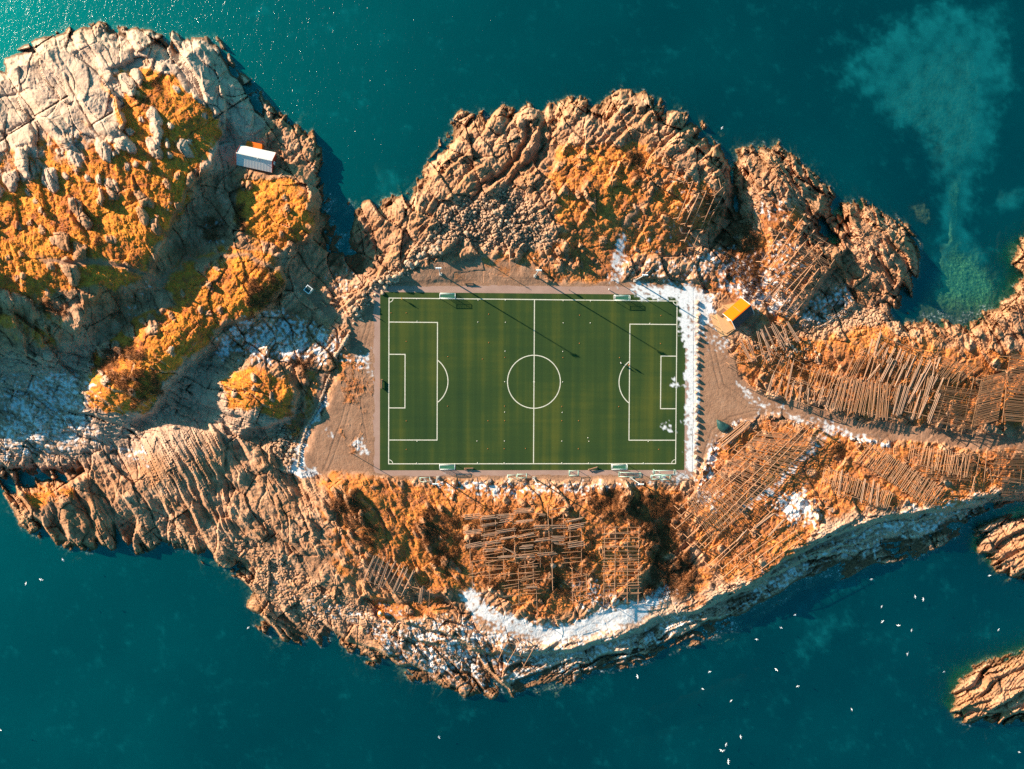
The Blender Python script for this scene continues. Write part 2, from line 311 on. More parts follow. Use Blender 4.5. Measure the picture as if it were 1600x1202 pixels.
SHALLOW = [(s, f, poly(p)) for s, f, p in [                # 1 = seabed near the surface
 (.38, 26, "1350 120 1400 60 1470 40 1540 60 1545 160 1540 240 1500 300 1478 290 1460 230 1390 190"), (.7, 10, "1478 300 1510 280 1500 330 1498 365 1486 365 1482 330"),
 (.78, 22, "1486 365 1500 365 1530 400 1565 430 1575 470 1530 505 1440 500 1430 470 1455 420"), (.90, 12, "1440 470 1560 470 1560 500 1500 510 1420 500"), (.9, 9, "1420 320 1450 310 1462 340 1450 358 1428 350"),
 (.30, 16, "590 260 630 265 630 310 590 310"), (.25, 12, "1565 300 1600 300 1600 320 1565 320"), (.16, 26, "1250 1000 1300 960 1340 955 1330 975 1290 1010 1260 1020"), (.2, 16, "1110 1010 1180 985 1300 915 1420 880 1360 910 1220 970 1130 1015"),
 (.5, 8, "1276 372 1296 345 1308 350 1300 380"), (.6, 8, "20 745 120 735 120 748 30 752"), (.1, 40, "1000 1090 1200 1020 1300 980 1150 1100 1000 1160"), (.12, 40, "1540 0 1600 0 1600 160 1560 120")]]
FLAT = [(s, f, poly(p)) for s, f, p in [(1., 9, "708 920 740 925 780 955 850 978 920 965 965 942 1005 940 1050 905 1060 925 1005 975 940 1000 850 1010 785 995 735 958"), (1., 7, "1292 668 1306 678 1240 740 1165 812 1150 800 1225 728"), (1., 6, "967 365 984 358 980 400 968 444 950 444 956 400"),
  (1., 7, "1104 492 1118 480 1132 470 1152 468 1170 464 1186 480 1180 492 1152 520 1136 530 1122 530 1110 508"), (.9, 8, "366 222 432 232 430 272 364 260")]]
flat_c = cover(FLAT)
TRK = [poly(p) for p in ("1100 505 1113 560 1124 606 1165 636 1250 652 1400 673 1600 690 1760 696", "1107 502 1120 556 1131 600 1170 629 1250 646 1400 667 1600 685 1760 690", "1098 716 1112 672 1140 652 1190 640", "1105 720 1119 678 1146 658 1190 645",
  "592 468 572 530 556 610 534 680 512 738", "586 466 566 526 549 606 527 676 505 736", "600 446 700 434 800 434 900 440", "535 520 560 600 575 690")]
trk = np.zeros_like(CX)
track_f = np.zeros_like(PX)
for tr_ in TRK:
    d_, _, _ = seg_dist(CX, CY, tr_)
    near_ = up((d_ < 30).astype(np.float32)) > 0
    dd_, _, _ = seg_dist(PX[near_] + 0.25 * WX[near_], PY[near_] + 0.25 * WY[near_], tr_)
    track_f[near_] = np.maximum(track_f[near_], np.exp(-(dd_ / 1.3) ** 2))
PATHS = [(1., 3, poly(p)) for p in ("60 402 120 405 200 410 250 440 246 447 200 418 120 414 60 409", "240 440 275 420 290 395 295 398 281 425 251 449", "282 398 330 400 380 396 440 416 455 430 436 424 380 404 330 408 286 408", "450 424 480 444 530 488 525 505 468 460", "1020 300 1050 260 1056 264 1010 320 980 360 974 352")]
paths_c = cover(PATHS)
SAND = [(s, f, poly(p)) for s, f, p in [(1., 34, "1320 110 1390 40 1470 10 1560 20 1570 160 1540 240 1510 300 1500 365 1475 400 1478 290 1460 230 1390 190"), (1., 8, "1476 300 1512 280 1504 360 1540 410 1520 420 1490 390"),
 (.85, 22, "1480 380 1510 390 1560 440 1540 480 1460 470 1450 420"), (.8, 14, "1565 300 1600 300 1600 320 1565 320"), (.6, 20, "1250 1000 1300 960 1340 955 1330 975 1290 1010 1260 1020"), (.5, 14, "590 260 630 265 630 310 590 310"),
 (.5, 14, "1110 1010 1180 985 1300 915 1420 880 1360 910 1220 970 1130 1015")]]
grass_c, shrub_c, snow_c, gravel_c, scree_c, shallow, sand_c = (cover(r) for r in (GRASS, SHRUB, SNOW, GRAVEL, SCREE, SHALLOW, SAND))

# ------------------------------------------------------------------ relief
def blocks(sx, sy, ang, seed, amp, tilt, crack, x=None, y=None, warp=0.35, cw=0.12):
    """Jointed rock: tilted slabs (sx across, sy along) with open joints between."""
    X, Y = (PX if x is None else x), (PY if y is None else y)
    ca, sa = math.cos(math.radians(ang)), math.sin(math.radians(ang))
    u = (X * ca + Y * sa) / sy; v = (-X * sa + Y * ca) / sx
    u = u + warp * perlin(X / (sx * 1.6), Y / (sx * 1.6), seed + 50); v = v + warp * perlin(X / (sx * 1.6) + 31, Y / (sx * 1.6), seed + 51)
    f1, f2, r1, r2, r3, bx, by = worley(u, v, seed)
    return amp * (r1 - 0.5) + tilt * ((r2 - 0.5) * bx + (r3 - 0.5) * by) * 2 - crack * (1 - sstep(0.0, cw, f2 - f1))

def region(s, f=25):
    return up(sstep(-f, f, poly_sd(CX, CY, poly(s))), PX + 1.5 * WX, PY + 1.5 * WY)

R_head = region("-160 60 350 30 420 150 400 240 320 260 260 240 120 300 -160 330")
R_headb = region("-160 250 260 230 330 300 300 480 150 560 -160 600")
R_west = region("-160 560 180 540 350 560 480 660 360 690 200 720 -160 740")
R_sw = region("-10 740 220 690 340 660 480 740 560 740 640 800 560 930 400 900 180 860 40 850", 20)
R_sw2 = region("330 830 460 870 600 900 800 1000 800 1100 600 1060 400 990", 20)
R_s = region("480 750 700 750 730 930 560 930 480 850")
R_se = region("800 1000 1090 930 1200 880 1300 820 1620 740 1640 790 1300 930 1100 1030 800 1100", 20)
R_n = region("540 320 690 180 1000 130 1160 240 1150 300 900 350 700 420 560 500")
R_ne = region("1140 230 1250 220 1450 350 1440 520 1600 360 1760 300 1760 540 1500 545 1400 520 1260 400 1150 320")
R_dome = region("220 690 290 670 350 680 360 740 300 780 230 770", 12)
R_isle = up(sstep(-14, 6, isle_c))

fine = fbm(PX / 7, PY / 7, 61, 3, 0.6)
mid = fbm(PX / 24, PY / 24, 62, 4, 0.55)
big = fbm(PX / 75, PY / 75, 63, 3, 0.5)
b_big = blocks(34, 62, 60, 70, 1.8, 2.0, 0.8, warp=0.5, cw=0.07)
b_mid = blocks(16, 28, 55, 71, 0.8, 1.0, 0.55, warp=0.5, cw=0.13)
REL_GAIN = 1.25
b_rough = blocks(17, 24, 110, 72, 1.5, 1.5, 0.7, warp=0.5, cw=0.15)
b_small = blocks(8, 12, 30, 73, 0.30, 0.40, 0.25, warp=0.4, cw=0.2)
s_west = blocks(9, 40, 22, 74, 0.8, 0.9, 0.4, warp=0.5)
s_sw = blocks(8, 46, 52, 75, 0.9, 1.1, 0.4, warp=0.5)
s_sw2 = blocks(7, 30, 38, 76, 0.8, 0.9, 0.4, warp=0.5)
s_se = blocks(8, 38, -22, 77, 0.9, 1.0, 0.4, warp=0.5)
s_dome = blocks(5, 60, 62, 78, 0.35, 0.3, 0.35, warp=0.2)
pebble = blocks(5.2, 6.5, 20, 79, 0.7, 0.3, 0.75, warp=0.3, cw=0.35)

def blend(base, val, m):
    return base * (1 - m) + val * m

def outcrops(sx, sy, ang, seed, frac):
    """Rock knobs that stand out of the turf: 0..1 dome, a share FRAC of the cells has one."""
    ca, sa = math.cos(math.radians(ang)), math.sin(math.radians(ang))
    X, Y = PX + 0.8 * WX, PY + 0.8 * WY
    f1, f2, r1, r2, r3, bx, by = worley((X * ca + Y * sa) / sy, (-X * sa + Y * ca) / sx, seed)
    rad = 0.30 + 0.2 * r2
    return np.where(r1 < frac, np.sqrt(np.clip(1 - (f1 / rad) ** 2, 0, 1)), 0.0) * (0.6 + 0.5 * r3) * np.clip(1 + 0.8 * (bx * (r2 - .5) + by * (r3 - .5)), 0.3, 1.6)

def strata(strike, lam, amp, seed, warp=1.0, along=7.0):
    """Tilted rock layers: a slow ramp, then a sharp broken edge, running along STRIKE and bending with the folds."""
    a = math.radians(strike); ca, sa = math.cos(a), math.sin(a)
    v = PX * ca + PY * sa; u = -PX * sa + PY * ca
    uu = u / lam + warp * (1.3 * fbm(PX / (7 * lam), PY / (7 * lam), seed, 2) + 0.45 * fbm(PX / (1.8 * lam), PY / (1.8 * lam), seed + 3, 2))
    lay = np.floor(uu); f = (uu - lay).astype(np.float32)
    br = v / (along * lam) + 7.3 * _hash(lay, lay * 0, seed + 5)                 # each layer breaks into lengths
    seg_ = np.floor(br); e = np.minimum(br - seg_, 1 - (br - seg_)) * along * lam
    r0 = _hash(lay, seg_, seed + 9); r1 = _hash(lay, seg_, seed + 17)
    edge = 0.72 + 0.2 * r1
    saw = np.where(f < edge, f / edge, (1 - f) / (1 - edge))
    return amp * ((0.25 + 1.1 * r0) * (saw - 0.5) + 0.7 * (r1 - 0.5) - 0.45 * (1 - sstep(0.3, 2.2, e)) * (r0 > .35))

mod = sstep(-0.25, 0.3, perlin(PX / 55, PY / 55, 64)); mod2 = sstep(-0.25, 0.3, perlin(PX / 38 + 9, PY / 38, 65))
rid = 0.5 - np.abs(fbm(PX / 26, PY / 26, 66, 4, 0.6))
def bedded(strike, seed, a1=1.0, a2=1.0, a3=1.0):
    return a1 * strata(strike, 30, 1.7, seed, 0.8) * (0.45 + 0.75 * mod) + a2 * strata(strike + 9, 11.5, 0.85, seed + 31, 1.0) * (0.3 + 0.9 * mod2) + a3 * strata(strike - 14, 5.0, 0.36, seed + 47, 1.0, 5.0) * (1.1 - 0.6 * mod)
slabs = 0.5 * b_big * (0.5 + 0.6 * mod) + 0.75 * strata(58, 58, 2.4, 301, 0.55, 2.6) + 0.35 * strata(148, 75, 1.6, 305, 0.6, 2.0) + 0.5 * big + 0.5 * strata(64, 22, 0.9, 302, 1.2) * mod2 + 0.25 * strata(75, 8, 0.5, 303, 1.4) * (1 - mod) + 0.35 * mid + 0.10 * fine
craggy = bedded(128, 310, .6, .65, .5) + 0.75 * b_big + 0.5 * b_rough * mod + 0.25 * b_small * mod2 + 0.7 * mid + 0.8 * rid
REL = 0.8 * craggy
REL = blend(REL, slabs, R_head)
REL = blend(REL, bedded(66, 320, .5, 0.5, 0.35) + 0.35 * b_big + 0.35 * mid + 0.35 * rid, R_headb)
REL = blend(REL, bedded(20, 330, .8, 1.1, 1.0) + 0.4 * b_rough * mod2 + 0.4 * rid, R_west)
REL = blend(REL, bedded(55, 340, 1.0, .65, .4) + 0.45 * b_big + 0.3 * b_mid * mod + 0.6 * mid + 0.8 * big + 0.3 * rid, R_sw)
REL = blend(REL, bedded(34, 350, 1.0, .75, .6) + 0.4 * b_big + 0.5 * big + 0.4 * b_rough * mod2 + 0.25 * b_small + 0.4 * mid + 0.3 * rid, R_sw2)
REL = blend(REL, bedded(52, 360, 1.15, 1.0, .6) + 0.5 * mid + 0.6 * big + 0.4 * rid, R_s)
REL = blend(REL, bedded(-22, 370, .7, 1.0, 1.1) + 0.35 * b_rough * mod2 + 0.3 * b_small + 0.3 * rid, R_se)
REL = blend(REL, 0.95 * craggy + 0.5 * big, R_n)
REL = blend(REL, bedded(50, 380, 1.0, 1.0, 1.0) + 0.6 * b_rough * mod + 0.4 * b_small * mod2 + 0.6 * mid + 0.7 * rid, R_ne)
REL = blend(REL, 0.9 * s_dome + strata(62, 14, .6, 391, .5, 12) + 0.2 * b_mid * mod + 0.25 * mid, R_dome)
REL = blend(REL, bedded(-30, 400, .8, 1.1, 1.0) + 0.4 * b_rough * mod, R_isle)
REL = REL * REL_GAIN
SD = SD + 5.5 * np.clip(REL, -1.6, 1.6) * sstep(70, 10, np.abs(SD))
OUT = np.maximum(outcrops(27, 50, 64, 67, 0.42) * np.maximum(R_head, R_headb), 0.4 * outcrops(12, 19, 60, 68, 0.14))

# ledges and gullies one can name: (outline, drop m, reach below px, groove m, groove half width px)
LEDGES = [(poly(p), d, r, g, w) for p, d, r, g, w in [
 ("196 50 206 72 203 93 183 105 166 110", 1.6, 22, .6, 3), ("158 122 176 147 186 166 196 190 191 222", 3.2, 45, 0, 3), ("100 113 115 140 126 166 141 195 160 216", 0, 20, 1.2, 3),
 ("67 186 83 210 93 228 106 236 126 216", 1.6, 25, .6, 3), ("40 166 48 190 57 213 55 240", 1.4, 25, .6, 3), ("0 211 20 200 42 193", -.5, 20, .8, 3), ("-20 156 0 153 33 146 57 140", -.5, 20, .8, 2.5),
 ("30 105 33 120 35 143", 1.2, 14, .4, 2.5), ("70 155 83 156 97 153", -.9, 10, .3, 2), ("240 83 233 103 225 120", 1.2, 16, .3, 2.5), ("262 100 250 118 233 132", 1.6, 20, .3, 2.5),
 ("270 98 294 128 324 155 334 178", .8, 20, .6, 3), ("385 150 393 170 392 200", 2.4, 22, 0, 3), ("355 92 372 118 380 140", 1.5, 20, 0, 3), ("310 62 330 90 340 115", .7, 16, .4, 2.5),
 ("827 185 824 218 807 252 780 280 750 290", 0, 20, 2.4, 5), ("856 180 844 228 834 252 810 275 790 300", 0, 20, 2.2, 5), ("868 186 858 220 846 250 825 285", 0, 20, 1.2, 3.5),
 ("1159 240 1164 275 1162 300", 0, 20, 1.6, 3), ("110 330 118 348 140 372", 1.3, 18, .5, 3), ("20 300 30 340 25 370", .8, 18, .4, 3), ("70 270 66 300 75 330", .7, 18, .4, 3), ("205 270 215 300 200 310", 1.2, 18, 0, 3),
 ("130 470 137 490 120 525", 3.5, 40, 0, 3), ("160 440 155 470 140 480", 2.5, 30, 0, 3), ("75 505 78 525 60 535", 2.5, 24, 0, 3), ("20 480 40 540 44 560", 3, 30, 0, 3), ("545 522 540 540 522 558", -1.2, 12, 0, 2.5),
 ("520 565 512 585 502 610 490 640 478 668", 1.1, 14, 0, 3), ("585 458 600 447 625 432 650 415 668 402", 1.4, 12, 0, 3), ("540 500 558 492 570 478 580 465", 1.0, 10, 0, 3), ("668 402 690 398 712 380 720 372", 2.2, 30, 0, 3),
 ("500 780 520 800 530 830 526 860", .9, 16, .8, 4), ("560 770 590 800 605 840", .9, 16, .8, 4), ("600 790 630 820 650 860", .8, 16, .6, 4), ("560 930 590 935 615 938", 3., 22, 0, 3), ("640 925 690 930 700 945", 2.4, 30, 0, 3),
 ("1138 275 1150 300 1152 330 1160 350", 1., 16, 1.5, 6), ("960 442 900 438 860 440", -.3, 12, 0, 3), ("330 660 350 700 352 735", 2, 26, .5, 4), ("420 690 440 740 470 770", 1.2, 20, .6, 4), ("455 760 470 800 500 830 490 860", 1., 20, .6, 4),
 ("118 752 126 790 150 830", 1.5, 20, 1.2, 5), ("0 742 60 738 118 730", -1.2, 20, 0, 3), ("470 282 492 300 498 340 485 375 450 398", 3.5, 55, 0, 3), ("432 402 446 440 424 482 372 504 330 518", 2.6, 40, 0, 3), ("352 520 337 545 302 567 262 604 240 644 190 658", 2.4, 38, 0, 3),
 ("455 588 467 615 456 650 420 668 370 672", 3., 35, 0, 3), ("346 200 340 235 325 268 290 300 272 345 255 388 232 440", 3.5, 45, 0, 4), ("338 116 353 160 350 208", 2.5, 40, 0, 3),
 ("1115 225 1138 262 1142 300 1130 345 1108 385", 4.5, 45, 0, 3), ("1318 350 1322 390 1300 422 1270 462 1245 498", 3.5, 38, 0, 3), ("1434 380 1432 420 1402 452 1360 474", .8, 20, 0, 3),
 ("1640 770 1560 782 1480 796 1390 808 1300 838 1235 868 1180 915 1110 945 1040 975", 4.5, 55, 0, 4), ("1045 955 960 1002 880 1018 800 1024 740 1014 690 985", 3.2, 45, 0, 4),
 ("1016 800 1030 850 1014 900 985 945", 1.8, 35, 0, 3), ("1090 395 1120 380 1150 400", -1.0, 20, 0, 3), ("1000 438 1040 436 1090 442 1125 462", 1.6, 22, 0, 3),
 ("10 478 60 520 90 560 130 600", 2.5, 50, 0, 4), ("1538 835 1560 862 1590 880", 2, 25, 0, 3), ("1500 1105 1550 1110 1620 1095", 2, 25, 0, 3),
 ("1230 560 1260 565 1290 560", 1.2, 14, 0, 3)]]
LED = np.zeros_like(PX)
for pts, drop, reach, groove, gw in LEDGES:
    xs = [p[0] for p in pts]; ys = [p[1] for p in pts]; m_ = reach * 2.2 + 8
    j0, j1 = max(0, int((min(xs) - m_ - X0) / STEP)), int((max(xs) + m_ - X0) / STEP)
    i0, i1 = max(0, int((min(ys) - m_ - Y0) / STEP)), int((max(ys) + m_ - Y0) / STEP)
    sl = np.s_[i0:i1, j0:j1]
    d, side, al = seg_dist(PX[sl] + 0.6 * WX[sl] + 1.6 * REL[sl], PY[sl] + 0.6 * WY[sl] + 1.6 * REL[sl], pts)
    Ltot = sum(math.dist(pts[k], pts[k + 1]) for k in range(len(pts) - 1))
    endf = sstep(0, 0.15, al / Ltot) * sstep(0, 0.15, 1 - al / Ltot)
    ddx, ddy = pts[-1][0] - pts[0][0], pts[-1][1] - pts[0][1]
    s_ = d * side * np.sign(-ddy * 0.862 + ddx * 0.508)  # > 0 on the low side: the lee of the sun, or the other one for a negative drop
    if drop < 0: s_ = -s_
    v = 0.5 * abs(drop) * (np.exp(-np.abs(s_) / reach) * -np.tanh(s_ / 1.6)) * endf
    v = v - groove * np.exp(-(d / gw) ** 2) * (0.4 + 0.6 * endf)
    LED[sl] += v

# ------------------------------------------------------------------ assemble the ground
lv = poly_sd(CX, CY, poly("582 452 600 441 760 441 960 441 1075 444 1110 462 1112 500 1140 520 1135 545 1150 590 1200 625 1197 645 1140 662 1110 700 1090 740 1070 752 760 748 600 746 500 744 464 733 490 680 525 600 545 545 552 500 570 480"))
LV = up(sstep(-7, 7, lv.astype(np.float32)), PX + 0.5 * WX, PY + 0.5 * WY)
core = poly_sd(CX, CY, [(583, 445), (1084, 445), (1082, 744), (583, 744)]).astype(np.float32)
CORE = up(sstep(-3, 3, core))
n_g = np.clip(0.5 + 0.42 * fbm(PX / 22, PY / 22, 81, 4, 0.62) + 0.16 * REL, 0, 1)
G0 = sstep(-0.26, 0.20, grass_c * 1.25 - 0.12 - n_g)
n_s = np.clip(0.5 + 0.75 * perlin(PX / 5.5, PY / 5.5, 82) + 0.45 * perlin(PX / 17, PY / 17, 83) + 0.25 * perlin(PX / 2.7, PY / 2.7, 84), 0, 1)
n_b = np.clip(0.5 + 0.55 * fbm(PX / 20, PY / 20, 85, 3, 0.6), 0, 1)
G0 = G0 * (1 - sstep(0.08, 0.22, OUT)) * (1 - 0.85 * paths_c)
B0 = 0.9 * sstep(-0.30, 0.25, shrub_c * 1.1 - 0.15 - n_b)
GR = np.clip(sstep(0.2, 0.7, gravel_c), 0, 1)
SC = scree_c
tuss = fbm(PX / 9, PY / 9, 86, 3, 0.7)
tw = np.abs(perlin(PX / 5, PY / 5, 87)) + 0.6 * np.abs(perlin(PX / 2.6, PY / 2.6, 88))

rel = REL * (1 - 0.62 * G0) * (1 - 0.5 * SC) + SC * 1.15 * pebble + G0 * (1 - LV) * (0.16 * tuss + 0.5 * mid) + B0 * (1 - LV) * (0.5 * tw + 0.3)
rel = rel + LED + OUT * 2.7 * sstep(0.2, 0.5, grass_c)
H0 = HC + rel * (1 - 0.92 * np.maximum(np.maximum(GR, LV), flat_c))
H0 = H0 * (1 - LV) + LV * (0.05 * mid + 0.04 * fine - 0.06 * track_f + G0 * 0.35 * (0.3 + tuss))
H0 = H0 * (1 - CORE) - 0.045 * CORE
prof = np.where(SD > 0, 0.17 * SD + 0.0045 * np.minimum(SD, 60) ** 2, 0.26 * SD)
a_, b_ = H0 - ZW, prof + (0.85 * rel + 0.25) * sstep(-14, 12, SD)
k_ = 1.2
hmix = np.clip(0.5 + 0.5 * (b_ - a_) / k_, 0, 1)
Z = ZW + (b_ * (1 - hmix) + a_ * hmix - k_ * hmix * (1 - hmix))
bed = ZW - 9.0 * (1 - np.clip(shallow, 0, 1)) ** 1.6 - 0.15 + (0.35 * mid + 0.25 * fine) * sstep(0.03, 0.3, shallow)
Z = np.where(shallow > 0.02, np.maximum(Z, np.minimum(bed, np.where(SD > 0, Z, ZW - 0.12))), Z)
Z = Z.astype(np.float32)
Zc = Z

def HT(px, py):
    """Ground height at survey points of the photograph."""
    gx = np.clip((np.asarray(px, float) - X0) / STEP, 0, NX - 1.001); gy = np.clip((np.asarray(py, float) - Y0) / STEP, 0, NY - 1.001)
    ix, iy = gx.astype(int), gy.astype(int); fx, fy = gx - ix, gy - iy
    return (Z[iy, ix] * (1 - fx) + Z[iy, ix + 1] * fx) * (1 - fy) + (Z[iy + 1, ix] * (1 - fx) + Z[iy + 1, ix + 1] * fx) * fy

def G3(px, py, dz=0.0):
    """3-D ground point under a point of the photograph."""
    return Vector(U(px, py, float(HT(px, py)) + dz))

gyz, gxz = np.gradient(Z)
slope = np.sqrt(gxz ** 2 + gyz ** 2) / (STEP / 4.54)
S0 = sstep(-0.20, 0.22, snow_c * 1.3 - 0.15 - n_s) * (1 - sstep(0.9, 1.5, slope)) * sstep(0.6, 1.4, Z - ZW)
S0 = S0 * (0.75 + 0.25 * sstep(-.3, .3, fine))
G1 = G0 * (1 - 0.75 * sstep(0.9, 1.6, slope)) * sstep(0.8, 2.0, Z - ZW)
rr1 = worley(PX / 40 + 0.4 * big, PY / 30 + 0.4 * mid, 91)[2]
rr2 = worley(PX / 13 + 0.4 * mid, PY / 13 + 0.4 * fine, 92)[2]
tone = np.clip(0.5 + 0.35 * (rr1 - 0.5) + 0.3 * (rr2 - 0.5) + 0.35 * mid, 0, 1)

P3 = U(PX, PY, Z).reshape(-1, 3).astype(np.float32)
cov = np.stack([G1, B0 * (1 - GR), S0, GR], -1).reshape(-1, 4).astype(np.float32)
gnd = np.stack([np.clip((Z - ZW) / 4.0, 0, 1), np.clip(R_head + 0.7 * R_west + 0.7 * R_se, 0, 1), tone, SC], -1).reshape(-1, 4).astype(np.float32)

sea_at = np.stack([sand_c, shallow, np.clip(sstep(540, 460, PX) + 0.45 * R_n + 0.3 * R_s, 0, 1), track_f * np.clip(0.6 + 0.8 * mid, 0, 1)], -1).reshape(-1, 4).astype(np.float32)

def grid_object(name, sel, materials, kind='structure', P=P3, nx=NX, attrs=None, smooth=False):
    """One mesh object from the selected cells of the survey grid."""
    iy, ix = np.nonzero(sel)
    v = iy * nx + ix
    quads = np.stack([v, v + nx, v + nx + 1, v + 1], -1)
    used, inv = np.unique(quads, return_inverse=True)
    me = bpy.data.meshes.new(name)
    me.vertices.add(len(used)); me.vertices.foreach_set('co', P[used].ravel())
    nq = len(quads)
    me.loops.add(nq * 4); me.loops.foreach_set('vertex_index', inv.reshape(-1).astype(np.int32))
    me.polygons.add(nq)
    me.polygons.foreach_set('loop_start', np.arange(0, nq * 4, 4, dtype=np.int32))
    me.polygons.foreach_set('loop_total', np.full(nq, 4, np.int32))
    me.polygons.foreach_set('use_smooth', np.full(nq, smooth, bool))
    for an, av in (attrs or {'cover': cov, 'ground': gnd, 'sea': sea_at}).items():
        at = me.attributes.new(an, 'FLOAT_COLOR', 'POINT')
        at.data.foreach_set('color', av[used].ravel())
    me.update(calc_edges=True)
    for m in materials: me.materials.append(m)
    o = bpy.data.objects.new(name, me)
    COL.objects.link(o)
    o['kind'] = kind
    return o

# ------------------------------------------------------------------ material helpers
class N:
    """Small node-tree writer."""
    def __init__(s, name):
        s.m = bpy.data.materials.new(name); s.m.use_nodes = True
        s.t = s.m.node_tree; s.t.nodes.clear()
    def n(s, t, **kw):
        x = s.t.nodes.new(t)
        for k, v in kw.items(): setattr(x, k, v)
        return x
    def link(s, a, b): s.t.links.new(a, b)
    def attr(s, name):
        a = s.n('ShaderNodeAttribute', attribute_name=name); return a
    def sep(s, col):
        x = s.n('ShaderNodeSeparateColor'); s.link(col, x.inputs[0]); return x.outputs
    def noise(s, scale, detail=3, rough=0.55, vec=None):
        x = s.n('ShaderNodeTexNoise'); x.inputs['Scale'].default_value = scale; x.inputs['Detail'].default_value = detail; x.inputs['Roughness'].default_value = rough
        if vec is None:
            vec = s.geo()
        s.link(vec, x.inputs['Vector']); return x.outputs[0]
    def geo(s):
        if not hasattr(s, '_g'): s._g = s.n('ShaderNodeNewGeometry')
        return s._g.outputs['Position']
    def obj(s):
        if not hasattr(s, '_o'): s._o = s.n('ShaderNodeTexCoord')
        return s._o.outputs['Object']
    def math(s, op, a, b=None, clamp=False):
        x = s.n('ShaderNodeMath', operation=op, use_clamp=clamp)
        for i, v in enumerate((a, b)):
            if v is None: continue
            if isinstance(v, (int, float)): x.inputs[i].default_value = v
            else: s.link(v, x.inputs[i])
        return x.outputs[0]
    def ramp(s, f, stops, interp='LINEAR'):
        x = s.n('ShaderNodeValToRGB'); cr = x.color_ramp; cr.interpolation = interp
        while len(cr.elements) < len(stops): cr.elements.new(0.5)
        for e, (p, c) in zip(cr.elements, stops): e.position, e.color = p, (*c, 1)
        s.link(f, x.inputs[0]); return x.outputs[0]
    def mix(s, f, a, b, blend='MIX'):
        x = s.n('ShaderNodeMix', data_type='RGBA', blend_type=blend)
        for i, v in ((0, f), (6, a), (7, b)):
            if isinstance(v, (int, float)): x.inputs[i].default_value = v
            elif isinstance(v, tuple): x.inputs[i].default_value = (*v, 1)
            else: s.link(v, x.inputs[i])
        return x.outputs[2]
    def out(s, col, rough=0.9, bump=None, bstr=0.3, bdist=0.2, spec=0.2, metal=0.0):
        b = s.n('ShaderNodeBsdfPrincipled'); o = s.n('ShaderNodeOutputMaterial')
        if isinstance(col, tuple): b.inputs['Base Color'].default_value = (*col, 1)
        else: s.link(col, b.inputs['Base Color'])
        if isinstance(rough, (int, float)): b.inputs['Roughness'].default_value = rough
        else: s.link(rough, b.inputs['Roughness'])
        b.inputs['Specular IOR Level'].default_value = spec
        b.inputs['Metallic'].default_value = metal
        if bump is not None:
            k = s.n('ShaderNodeBump'); k.inputs['Strength'].default_value = bstr; k.inputs['Distance'].default_value = bdist
            s.link(bump, k.inputs['Height']); s.link(k.outputs[0], b.inputs['Normal'])
        s.link(b.outputs[0], o.inputs[0]); return s.m

# rock, dry grass, shrubs, snow and gravel of the island
t = N('island_ground')
cA, gA = t.attr('cover'), t.attr('ground')
cS, gS = t.sep(cA.outputs['Color']), t.sep(gA.outputs['Color'])
n1, n2, n3 = t.noise(0.09, 4), t.noise(0.55, 4, 0.65), t.noise(1.7, 3, 0.7)
rock = t.ramp(t.math('ADD', t.math('MULTIPLY', gS[2], 0.7), t.math('MULTIPLY', n2, 0.35)), [(0.15, (.15, .075, .042)), (0.42, (.33, .165, .088)), (0.68, (.47, .255, .145)), (0.95, (.58, .37, .24))])
rock = t.mix(t.math('MULTIPLY', t.math('SUBTRACT', n1, 0.44, True), 2.2, True), rock, (.38, .165, .06))                      # ochre lichen
pale = t.mix(t.math('MULTIPLY', gS[2], 0.5), (.46, .32, .23), (.68, .52, .41))
rock = t.mix(t.math('MULTIPLY', gS[1], 0.8), rock, pale)
rock = t.mix(t.math('MULTIPLY', t.math('SUBTRACT', n3, 0.58, True), 3.0, True), rock, (.13, .10, .075))                      # dark lichen specks
wv_ = t.n('ShaderNodeMapping'); t.link(t.geo(), wv_.inputs[0]); wv_.inputs['Scale'].default_value = (.30, .14, .2); wv_.inputs['Rotation'].default_value = (0, 0, .6)
dv = t.n('ShaderNodeVectorMath', operation='ADD'); t.link(wv_.outputs[0], dv.inputs[0]); nv = t.n('ShaderNodeTexNoise'); nv.inputs['Scale'].default_value = .25; t.link(t.geo(), nv.inputs['Vector']); t.link(nv.outputs['Color'], dv.inputs[1])
vo = t.n('ShaderNodeTexVoronoi', feature='DISTANCE_TO_EDGE'); vo.inputs['Scale'].default_value = 1.0; t.link(dv.outputs[0], vo.inputs['Vector'])
rock = t.mix(t.math('MULTIPLY', t.math('SUBTRACT', 1.0, t.math('MULTIPLY', vo.outputs['Distance'], 22.0, True), True), 0.55), rock, (.07, .045, .03))
weed = t.ramp(n3, [(0.3, (.035, .02, .012)), (0.7, (.17, .075, .028))])
tide = t.math('SUBTRACT', 1.0, t.math('MULTIPLY', t.math('SUBTRACT', gS[0], t.math('MULTIPLY', n2, 0.42)), 5.0, True), True)
rock = t.mix(t.math('MULTIPLY', tide, 0.85), rock, weed)
sA = t.sep(t.attr('sea').outputs['Color'])
under = t.math('SUBTRACT', 1.0, t.math('MULTIPLY', gS[0], 60.0, True), True)
rock = t.mix(t.math('MULTIPLY', under, sA[0]), rock, t.mix(sA[1], t.ramp(n3, [(0.3, (.12, .24, .16)), (0.65, (.42, .56, .42))]), t.ramp(n3, [(0.38, (.02, .05, .02)), (0.5, (.13, .19, .05)), (0.66, (.46, .40, .10))])))
scree = t.ramp(n3, [(0.3, (.24, .165, .11)), (0.7, (.46, .32, .22))])
rock = t.mix(t.math('MULTIPLY', gA.outputs['Alpha'], 0.6), rock, scree)
gfac = t.math('ADD', t.math('MULTIPLY', n2, 0.6), t.math('MULTIPLY', n1, 0.42))
